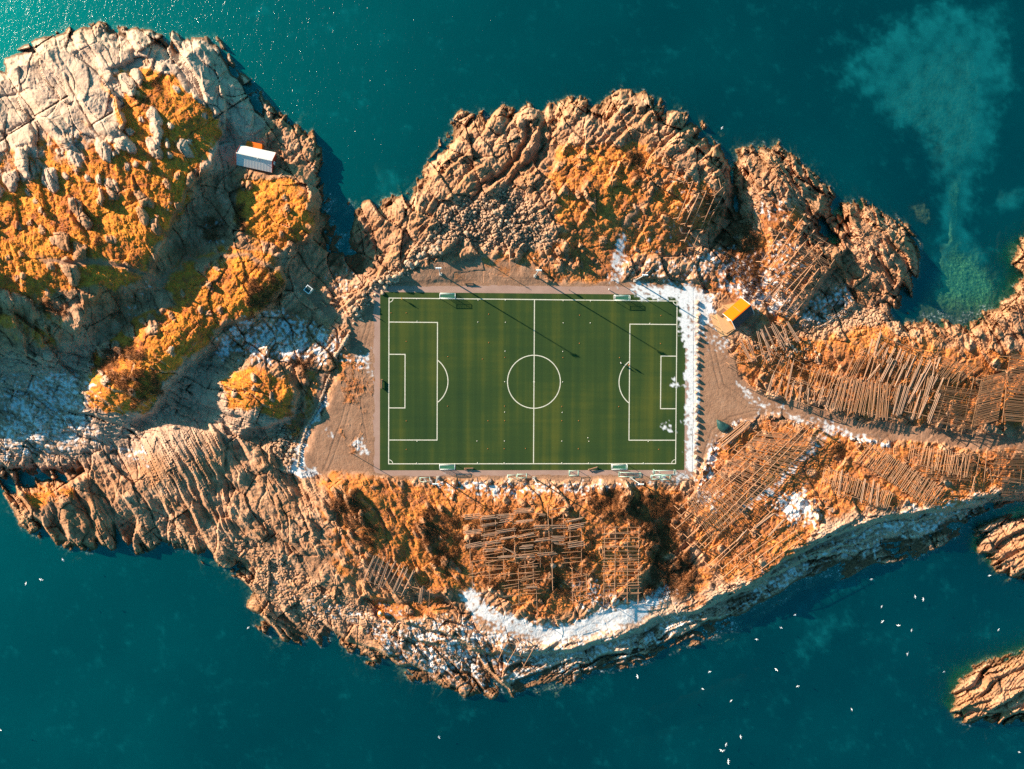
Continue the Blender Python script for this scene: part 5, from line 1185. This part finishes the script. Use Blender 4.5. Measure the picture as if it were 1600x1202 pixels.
def person(label, px, py, jacket, rz, stride=.22, group='people on and beside the pitch'):
    q = U(px, py, 0); r = empty('person', Vector((q[0], q[1], 0.01)), label, 'person', group, rz); r.scale = (1.12,) * 3
    s = stride
    V = [(0, 0, .95), (0, 0, 1.15), (0, 0, 1.40), (0, 0, 1.52), (0, .02, 1.66), (0, .02, 1.76),
         (.10, 0, .92), (.11, s * .55, .50), (.11, s * .75, .09), (.11, s * .75 + .17, .05), (-.10, 0, .92), (-.11, -s * .35, .50), (-.11, -s * .95, .09), (-.11, -s * .95 + .17, .05),
         (.19, 0, 1.42), (.26, -.08, 1.15), (.27, .05, .90), (.27, .07, .80), (-.19, 0, 1.42), (-.26, .10, 1.15), (-.27, .18, .92), (-.27, .21, .83)]
    E_ = [(0, 1), (1, 2), (2, 3), (3, 4), (4, 5), (0, 6), (6, 7), (7, 8), (8, 9), (0, 10), (10, 11), (11, 12), (12, 13), (2, 14), (14, 15), (15, 16), (16, 17), (2, 18), (18, 19), (19, 20), (20, 21)]
    Rr = [.13, .12, .13, .055, .095, .075, .085, .06, .045, .04, .085, .06, .045, .04, .06, .042, .032, .035, .06, .042, .032, .035]
    put('body', skin_chain(V, E_, Rr, M_skin, 'body'), r)
    put('jacket', skin_chain([V[0], V[1], V[2], (0, 0, 1.47), V[14], V[15], (.27, .03, .95), V[18], V[19], (-.27, .16, .96)], [(0, 1), (1, 2), (2, 3), (2, 4), (4, 5), (5, 6), (2, 7), (7, 8), (8, 9)], [.17, .165, .175, .09, .085, .065, .055, .085, .065, .055], M_jack[jacket], 'jacket'), r)
    put('trousers', skin_chain([(0, 0, .93), V[6], V[7], (V[8][0], V[8][1], .14), V[10], V[11], (V[12][0], V[12][1], .14)], [(0, 1), (1, 2), (2, 3), (0, 4), (4, 5), (5, 6)], [.15, .11, .08, .065, .11, .08, .065], M_trou, 'trousers'), r)
    put('hair', skin_chain([(0, -.01, 1.70), (0, -.01, 1.77), (0, -.06, 1.72)], [(0, 1), (1, 2)], [.10, .085, .085], M_hair, 'hair'), r)
person('person in a bright yellow jacket on the upper touchline near the top left corner', 628.5, 467.5, 'yellow', -1.2)
person('person in a pale jacket at the right penalty arc, left of two', 969, 567.5, 'pale', -1.0)
person('person in a rust jacket at the right penalty box line, the right of two', 981.5, 570.5, 'orange', -1.2)
person('person in a dark jacket walking on the upper path, right of the halfway line', 889.3, 453.5, 'navy', 1.5)
person('person in a pale jacket standing on the upper path by the right goal', 950.5, 452.5, 'pale', -1.8)

# ------------------------------------------------------------------ training discs
b1 = bmesh.new(); bmesh.ops.create_cone(b1, cap_ends=True, segments=10, radius1=.16, radius2=.08, depth=.12); bmesh.ops.translate(b1, verts=b1.verts, vec=(0, 0, .06))
ME_cw = newmesh('marker_disc', b1, M_cone_w); ME_co = ME_cw.copy(); ME_co.materials.clear(); ME_co.materials.append(M_cone_o)
k = 5.926
def z4(ox, oy, L): return [(ox + a / k, oy + b / k) for a, b in L]
WH = z4(580, 430, [(425, 220), (425, 428), (990, 232), (1243, 232), (988, 435), (1243, 437), (1240, 705), (1237, 988)]) + z4(840, 430, [(237, 238), (490, 240), (237, 443), (488, 443), (1040, 447), (233, 708), (232, 990)]) + \
     z4(580, 580, [(425, 650), (980, 648), (1234, 648), (1236, 380), (422, 852), (985, 850), (1232, 850)]) + z4(840, 580, [(228, 383), (225, 648), (475, 650), (466, 618), (1025, 652), (225, 850), (473, 852), (980, 852)])
OR = z4(580, 430, [(185, 350), (325, 350), (325, 615), (1088, 362), (1088, 625), (710, 755), (1238, 762), (1030, 778)]) + z4(840, 430, [(390, 372), (1142, 375), (387, 632), (1138, 634), (235, 765), (760, 765)]) + \
     z4(580, 580, [(708, 325), (325, 462), (1082, 460), (1236, 460), (325, 725), (1080, 720), (1232, 720), (1430, 717), (1236, 325)]) + z4(840, 580, [(380, 460), (378, 720), (1122, 725), (225, 328), (225, 460), (752, 330)])
for L, me, lab, grp in ((WH, ME_cw, 'small white training disc lying on the green turf', 'white training discs on the pitch'), (OR, ME_co, 'small orange training disc lying on the green turf', 'orange training discs on the pitch')):
    for x, y in L:
        q = U(x, y, 0); o = put('marker_disc', me, None, None, (q[0], q[1], .015)); tag(o, lab, 'training disc', grp)

# ------------------------------------------------------------------ boulders
def boulder_mesh(seed, mat, sub=2, squash=.72):
    r_ = random.Random(seed); bm = bmesh.new(); bmesh.ops.create_icosphere(bm, subdivisions=sub, radius=1.0)
    ph = [r_.uniform(0, 9) for _ in range(6)]
    planes = [(Vector((r_.uniform(-1, 1), r_.uniform(-1, 1), r_.uniform(-.3, 1))).normalized(), r_.uniform(.62, .9)) for _ in range(9)]
    for v in bm.verts:
        n = v.co.normalized(); d = 1 + .12 * math.sin(2.3 * n.x + ph[0]) + .10 * math.sin(3.1 * n.y + ph[1]) + .07 * math.sin(5 * n.z + ph[2] + 3 * n.x)
        p = n * d
        for pn, pd in planes:
            e = p.dot(pn) - pd
            if e > 0: p -= pn * e * .9
        v.co = Vector((p.x, p.y, p.z * squash))
    return newmesh('boulder', bm, mat)
ME_b = [boulder_mesh(i, M_stone) for i in range(8)]; ME_r = [boulder_mesh(20 + i, M_stone2, 2, .85) for i in range(4)]
def boulder(me, px, py, r, label, group, sink=.25):
    g = G3(px, py); o = put('boulder', me, None, None, (g.x, g.y, g.z + r * (.6 - sink)))
    o.rotation_euler = (random.uniform(-.3, .3), random.uniform(-.3, .3), random.uniform(0, 6.28)); o.scale = (r * random.uniform(.9, 1.25), r * random.uniform(.8, 1.1), r * random.uniform(.8, 1.1))
    return tag(o, label, 'boulder', group)
ROW = [474, 481, 491, 499.5, 509, 518, 528, 537, 548, 558, 567.5, 575.5, 584.5, 594, 603.5, 613.5, 622, 633, 641.8, 653, 663, 673, 682.5, 691.5, 703, 713, 723.5, 736]
ORD = 'topmost second third fourth fifth sixth seventh eighth ninth tenth eleventh twelfth thirteenth fourteenth'.split()
def row_label(y):
    i = ROW.index(y)
    w, e = (ORD[i], 'top') if i < 14 else (ORD[27 - i].replace('topmost', 'lowest'), 'bottom')
    return 'pale boulder, ' + w + ('' if w in ('topmost', 'lowest') else ' from the ' + e) + ' of the row beside the right path'
for y in ROW:
    boulder(random.choice(ME_r), 1090.0 - (y - 474) / 262 * 3.0 + random.uniform(-1.1, 1.1), y + random.uniform(-1, 1), random.uniform(.55, 1.0), row_label(y), 'row of boulders along the right path', .1)
def along(pts, n, wid, rmin, rmax, label, group, sink=.3):
    seg = [math.dist(pts[i], pts[i + 1]) for i in range(len(pts) - 1)]; tot = sum(seg)
    for _ in range(n):
        u = random.uniform(0, tot); i = 0
        while u > seg[i] and i < len(seg) - 1: u -= seg[i]; i += 1
        a, b = pts[i], pts[i + 1]; f = min(1, u / seg[i]); dx, dy = (b[0] - a[0]) / seg[i], (b[1] - a[1]) / seg[i]; w = random.gauss(0, .5) * wid
        rad = rmin * (rmax / rmin) ** (random.random() ** 1.6)
        wd = ('small', 'middling', 'large')[min(2, int(3 * (rad - rmin) / (rmax - rmin)))]
        boulder(random.choice(ME_b), a[0] + dx * f * seg[i] - dy * w, a[1] + dy * f * seg[i] + dx * w, rad, wd + ' ' + label, group, sink)
along([(556, 506), (562, 486), (576, 464), (600, 444), (630, 422), (662, 400), (690, 382)], 120, 11, .35, 1.2, 'angular pale boulder heaped in the rubble bank between the left yard and the cove', 'boulders of the rubble bank')
along([(690, 345), (740, 330), (800, 350), (850, 380)], 70, 36, .3, .8, 'angular boulder in the scree above the upper path', 'boulders of the northern scree')
along([(432, 668), (448, 690), (452, 722)], 45, 14, .35, .8, 'pale boulder in the stony heap between the knoll and the left yard', 'boulders of the western stone heap')
along([(1180, 545), (1240, 545), (1290, 560)], 40, 22, .3, .75, 'angular boulder among the orange grass behind the low rack', 'boulders behind the low rack')
for x, y, r, lab in ((75, 555, 1.9, 'large grey boulder in the shaded foot of the western cliff'), (60, 560, 1.1, 'medium grey boulder beside the larger one in the shaded western cliff foot'),
                     (268, 545, .9, 'single pale boulder by the path on the orange ridge'), (864, 884, 1.1, 'pale boulder among the pole bundles of the wide patchwork rack'), (273, 668, .9, 'rounded light boulder in the shaded western valley')):
    boulder(random.choice(ME_b), x, y, r, lab, None, .35)

g = G3(596, 956.5)
bu = empty('mooring_buoy', g, 'orange ball buoy with white cap lying on the southern rocks', 'buoy')
bm = bmesh.new(); bmesh.ops.create_uvsphere(bm, u_segments=20, v_segments=12, radius=1.15); bmesh.ops.translate(bm, verts=bm.verts, vec=(0, 0, 1.6)); put('float', newmesh('float', bm, M_buoy, True), bu)
bm = bmesh.new(); bmesh.ops.create_uvsphere(bm, u_segments=16, v_segments=8, radius=.62); bmesh.ops.translate(bm, verts=bm.verts, vec=(-.2, .35, 2.25)); put('cap', newmesh('cap', bm, M_whitew, True), bu)
bm = bmesh.new(); bm_tube(bm, (0, 0, -.6), (0, 0, .6), .5, .35, 10); put('stand', newmesh('stand', bm, M_conc), bu)

# ------------------------------------------------------------------ box, tarpaulin heap, logs, walls
g = G3(481.5, 455.5); bxz = math.radians(-38)
bo = empty('equipment_box', Vector((*U(481.5, 452.5, g.z + 2.2)[:2], g.z)), 'tall green box with a white rim beside the footpath west of the pitch', 'box', None, bxz)
bm = bmesh.new(); bm_box(bm, (0, 0, .8), (2.0, 2.1, 3.0)); put('body', newmesh('body', bm, M_mint), bo)
bm = bmesh.new(); bm_box(bm, (0, 0, 2.33), (1.75, 1.85, .05)); put('lid', newmesh('lid', bm, M_tarp), bo)
for s in (1, -1):
    bm = bmesh.new(); bm_box(bm, (s * 1.0, 0, 2.36), (.2, 2.3, .14)); put('rim', newmesh('rim', bm, M_white), bo)
    bm = bmesh.new(); bm_box(bm, (0, s * 1.05, 2.36), (1.79, .2, .138)); put('rim', newmesh('rim', bm, M_white), bo)

hp_ = [(1120, 656), (1131, 660), (1141, 665.5), (1140.5, 670), (1130, 677), (1121.5, 669)]
tc = U(1130, 666, 0); th_ = empty('tarpaulin_heap', Vector((tc[0], tc[1], 0)), 'dark green tarpaulin heap on the gravel yard above the timber pile', 'tarpaulin')
bm = bmesh.new(); ring0 = []; ring1 = []
for x, y in hp_:
    q = U(x, y, 0); v = Vector((q[0] - tc[0], q[1] - tc[1], 0)); ring0.append(bm.verts.new(v + Vector((0, 0, -.1)))); ring1.append(bm.verts.new(v * .72 + Vector((0, 0, 1.1 + .3 * random.random()))))
top_ = bm.verts.new((0.1, -.1, 1.6))
for i in range(6):
    j = (i + 1) % 6; bm.faces.new((ring0[j], ring0[i], ring1[i], ring1[j])); bm.faces.new((ring1[j], ring1[i], top_))
bmesh.ops.recalc_face_normals(bm, faces=bm.faces); bmesh.ops.subdivide_edges(bm, edges=bm.edges, cuts=2, use_grid_fill=True, smooth=.4)
put('cover_sheet', newmesh('cover_sheet', bm, M_tarp), th_)
bm = bmesh.new()
for i in range(6):
    j = (i + 1) % 6; a_, b_ = hp_[i], hp_[j]; qa, qb = U(*a_, 0), U(*b_, 0); bm_tube(bm, (qa[0] - tc[0], qa[1] - tc[1], .06), (qb[0] - tc[0], qb[1] - tc[1], .06), .05, None, 6)
put('edge_rope', newmesh('edge_rope', bm, M_net), th_)

for (x0, y0, x1, y1), lab in (((512.5, 462.5, 522, 467.5), 'thick pale log nearest the rubble bank west of the pitch'), ((500.5, 471, 509.5, 479), 'thick pale log lying between the footpath and the white rimmed box'), ((516, 473, 529, 476.5), 'thick pale log with its end against the dark hollow by the rubble bank')):
    a_, b_ = G3(x0, y0, .35), G3(x1, y1, .35); o = put('log', None) if False else None
    bm = bmesh.new(); bm_tube(bm, (0, 0, 0), b_ - a_, .34, .28, 10); o = put('log', newmesh('log', bm, M_pole, True), None, None, a_); tag(o, lab, 'log', 'logs by the footpath')

def stone_wall(label, pts, hgt, wid, n):
    base = G3(*pts[0]); r = empty('stone_wall', base, label, 'stone wall')
    mes = [boulder_mesh(60 + i, M_stone, 1, .9) for i in range(3)]
    seg = [math.dist(pts[i], pts[i + 1]) for i in range(len(pts) - 1)]; tot = sum(seg)
    for i in range(n):
        u = tot * (i + .5) / n; s = 0
        while u > seg[s] and s < len(seg) - 1: u -= seg[s]; s += 1
        f = u / seg[s]; p = G3(pts[s][0] + (pts[s + 1][0] - pts[s][0]) * f, pts[s][1] + (pts[s + 1][1] - pts[s][1]) * f)
        for kk in range(2):
            o = put('stone', random.choice(mes), r); o.location = p - base + Vector((random.uniform(-.15, .15), random.uniform(-.15, .15), hgt * (.3 + .55 * kk))); o.scale = (wid * random.uniform(.8, 1.1), wid * random.uniform(.8, 1.1), hgt * .42); o.rotation_euler = (0, 0, random.uniform(0, 6))
stone_wall('low dry stone wall at the upper left edge of the yard beside the footpath', [(545, 524), (536, 540), (524, 557)], 1.3, .7, 16)
stone_wall('long low dry stone wall along the western edge of the left yard', [(516, 585), (507, 610), (496, 640), (480, 668), (470, 700), (466, 730)], .7, .5, 44)
bw = empty('boardwalk', G3(523, 503), 'short boardwalk of weathered planks where the footpath meets the left yard', 'boardwalk')
for i in range(9):
    a_, b_ = G3(515 + i * 1.9, 497 + i * 1.25, .25), G3(510.5 + i * 1.9, 503.5 + i * 1.25, .25); a_.z = b_.z = bw.location.z + .3
    d = b_ - a_; bm = bmesh.new(); bm_box(bm, (0, 0, 0), (d.length, .42, .09)); put('plank', newmesh('plank', bm, M_pole), bw, Matrix.Translation((a_ + b_) / 2 - bw.location) @ Matrix.Rotation(math.atan2(d.y, d.x), 4, 'Z'))

# ------------------------------------------------------------------ gulls
def bird_meshes(dih, sweep):
    bm = bmesh.new()
    sec = [(-.30, .02, 0), (-.18, .07, .01), (0, .10, .02), (.14, .085, .02), (.22, .055, .03), (.29, .055, .035), (.33, .03, .03)]
    rings = []
    for x, r, z in sec:
        rings.append([bm.verts.new((x, r * math.cos(t_ * math.pi / 4), z + r * .85 * math.sin(t_ * math.pi / 4))) for t_ in range(8)])
    for a_, b_ in zip(rings, rings[1:]):
        for i in range(8): bm.faces.new((a_[i], a_[(i + 1) % 8], b_[(i + 1) % 8], b_[i]))
    bm.faces.new(rings[0]); bm.faces.new(rings[-1][::-1])
    tl = [bm.verts.new(p) for p in ((-.24, .05, .02), (-.24, -.05, .02), (-.44, -.11, .02), (-.47, 0, .02), (-.44, .11, .02))]; bm.faces.new(tl)
    bmesh.ops.recalc_face_normals(bm, faces=bm.faces)
    body = newmesh('bird_body', bm, M_bird, True)
    wings = []
    for s in (1, -1):
        bm = bmesh.new(); pts = [(.12, .06, .03), (.17, .32, .03 + dih * .3), (.05 - sweep, .66, .03 + dih * .55), (-.12 - sweep, .72, .03 + dih * .55), (-.07, .34, .02 + dih * .3), (-.12, .06, .02)]
        up_ = [bm.verts.new((x, s * y, z + .012)) for x, y, z in pts]; lo_ = [bm.verts.new((x, s * y, z - .008)) for x, y, z in pts]
        for q in ((0, 1, 4, 5), (1, 2, 3, 4)):
            bm.faces.new([up_[i] for i in q]); bm.faces.new([lo_[i] for i in q[::-1]])
        for i in range(6): bm.faces.new((up_[i], lo_[i], lo_[(i + 1) % 6], up_[(i + 1) % 6]))
        bmesh.ops.recalc_face_normals(bm, faces=bm.faces); wings.append(newmesh('wing', bm, M_bird))
    bm = bmesh.new(); bm_tube(bm, (.32, 0, .03), (.40, 0, .01), .018, .006, 6); return body, wings, newmesh('bill', bm, M_bill)
BM = [bird_meshes(.12, .02), bird_meshes(.35, .08), bird_meshes(-.15, .12)]
q8 = lambda L: [(1060 + a / 2.963, 800 + b / 2.963) for a, b in L]
GULLS = q8([(893, 312), (1097, 393), (1134, 405), (941, 438), (945, 507), (1019, 526), (1079, 548), (1060, 656), (1440, 295), (1482, 545), (1229, 741), (541, 477), (475, 536), (363, 590), (144, 740), (111, 819), (453, 730), (553, 807), (244, 874), (803, 915), (1577, 1112), (288, 1041), (220, 1078), (198, 1104), (211, 1105), (231, 1152), (230, 1161)]) + \
    [(40.5, 912), (64, 906), (996, 1057), (686, 1151.5), (387.5, 981), (1, 1141), (98, 875), (1128, 200)]
for x, y in GULLS:
    z = ZW + random.uniform(1.5, 9.0); q = U(x, y, z)
    onwater = False
    near = min(math.hypot(x - a, y - b) for a, b in GULLS if (a, b) != (x, y))
    area = 'between the southeast shore and the lower right islet' if x > 1240 and y < 1060 else ('low over the open water at the bottom right' if x > 1060 else 'over the calm water at the bottom left')
    r = empty('gull', Vector(q), 'white gull gliding ' + area, 'gull', 'gulls ' + area, random.uniform(0, 6.28))
    sc_ = random.uniform(.75, 1.05); r.scale = (sc_,) * 3; r.rotation_euler[0] = random.uniform(-.35, .35)
    b_, w_, bl = random.choice(BM)
    put('body', b_, r)
    for m_ in w_: put('wing', m_, r)
    put('bill', bl, r)

# ------------------------------------------------------------------ dry grass and twigs (nobody could count them)
def scatter(name, weight, n, size, mat, label, cat, lean=.5, width=.12, seed=3, blades=1):
    r_ = np.random.default_rng(seed); w = np.clip(weight, 0, 1).ravel(); w = w * (P3[:, 2] > ZW + .8)
    vis = ((PX > -60) & (PX < 1660) & (PY > -40) & (PY < 1240)).ravel(); w = w * vis
    idx = r_.choice(len(w), size=n, p=w / w.sum()); base = P3[idx] + np.c_[r_.uniform(-.2, .2, n), r_.uniform(-.2, .2, n), np.full(n, -.08)]
    a = r_.uniform(0, 6.283, n); hgt = size * r_.uniform(.5, 1.3, n); ln = lean * r_.normal(0, 1, (n, 2))
    tip = base + np.c_[ln[:, 0] * hgt, ln[:, 1] * hgt, hgt]; side = np.c_[np.cos(a), np.sin(a), np.zeros(n)] * (width * r_.uniform(.6, 1.4, n))[:, None]
    side2 = np.c_[-np.sin(a), np.cos(a), np.zeros(n)] * (width * .7)
    v = np.stack([base - side, base + side, base + side2, tip], 1).reshape(-1, 3).astype(np.float32)
    k_ = np.arange(n)[:, None] * 4
    f = np.stack([k_ + [0, 1, 3], k_ + [1, 2, 3], k_ + [2, 0, 3]], 1).reshape(-1, 3)
    me = bpy.data.meshes.new(name); me.vertices.add(len(v)); me.vertices.foreach_set('co', v.ravel())
    me.loops.add(len(f) * 3); me.loops.foreach_set('vertex_index', f.ravel().astype(np.int32)); me.polygons.add(len(f))
    me.polygons.foreach_set('loop_start', np.arange(0, len(f) * 3, 3, dtype=np.int32)); me.polygons.foreach_set('loop_total', np.full(len(f), 3, np.int32))
    me.update(calc_edges=True); me.materials.append(mat)
    o = put(name, me); tag(o, label, cat, None, 'stuff'); return o
t = N('dry_grass_blades'); M_gr = t.out(t.ramp(t.noise(0.5, 4, 0.7), [(0.33, (.17, .06, .02)), (0.5, (.46, .14, .016)), (0.68, (.58, .23, .03))]), 0.9, spec=.1)
t = N('bare_twigs'); M_tw = t.out(t.ramp(t.noise(0.8, 3, 0.7), [(0.35, (.10, .045, .022)), (0.65, (.30, .12, .045))]), 0.9, spec=.1)
flat_ok = (1 - CORE)
scatter('dry_grass', G1 ** 2 * (1 - S0) * flat_ok * (1 - .8 * B0), 25000, .35, M_gr, 'orange dry grass tufts on the rocks and slopes of the island', 'grass', .5, .16, 3)
scatter('shrubbery', B0 * (1 - GR) * flat_ok, 60000, .8, M_tw, 'brown leafless shrubs in the hollows of the island', 'shrubs', .6, .07, 4)
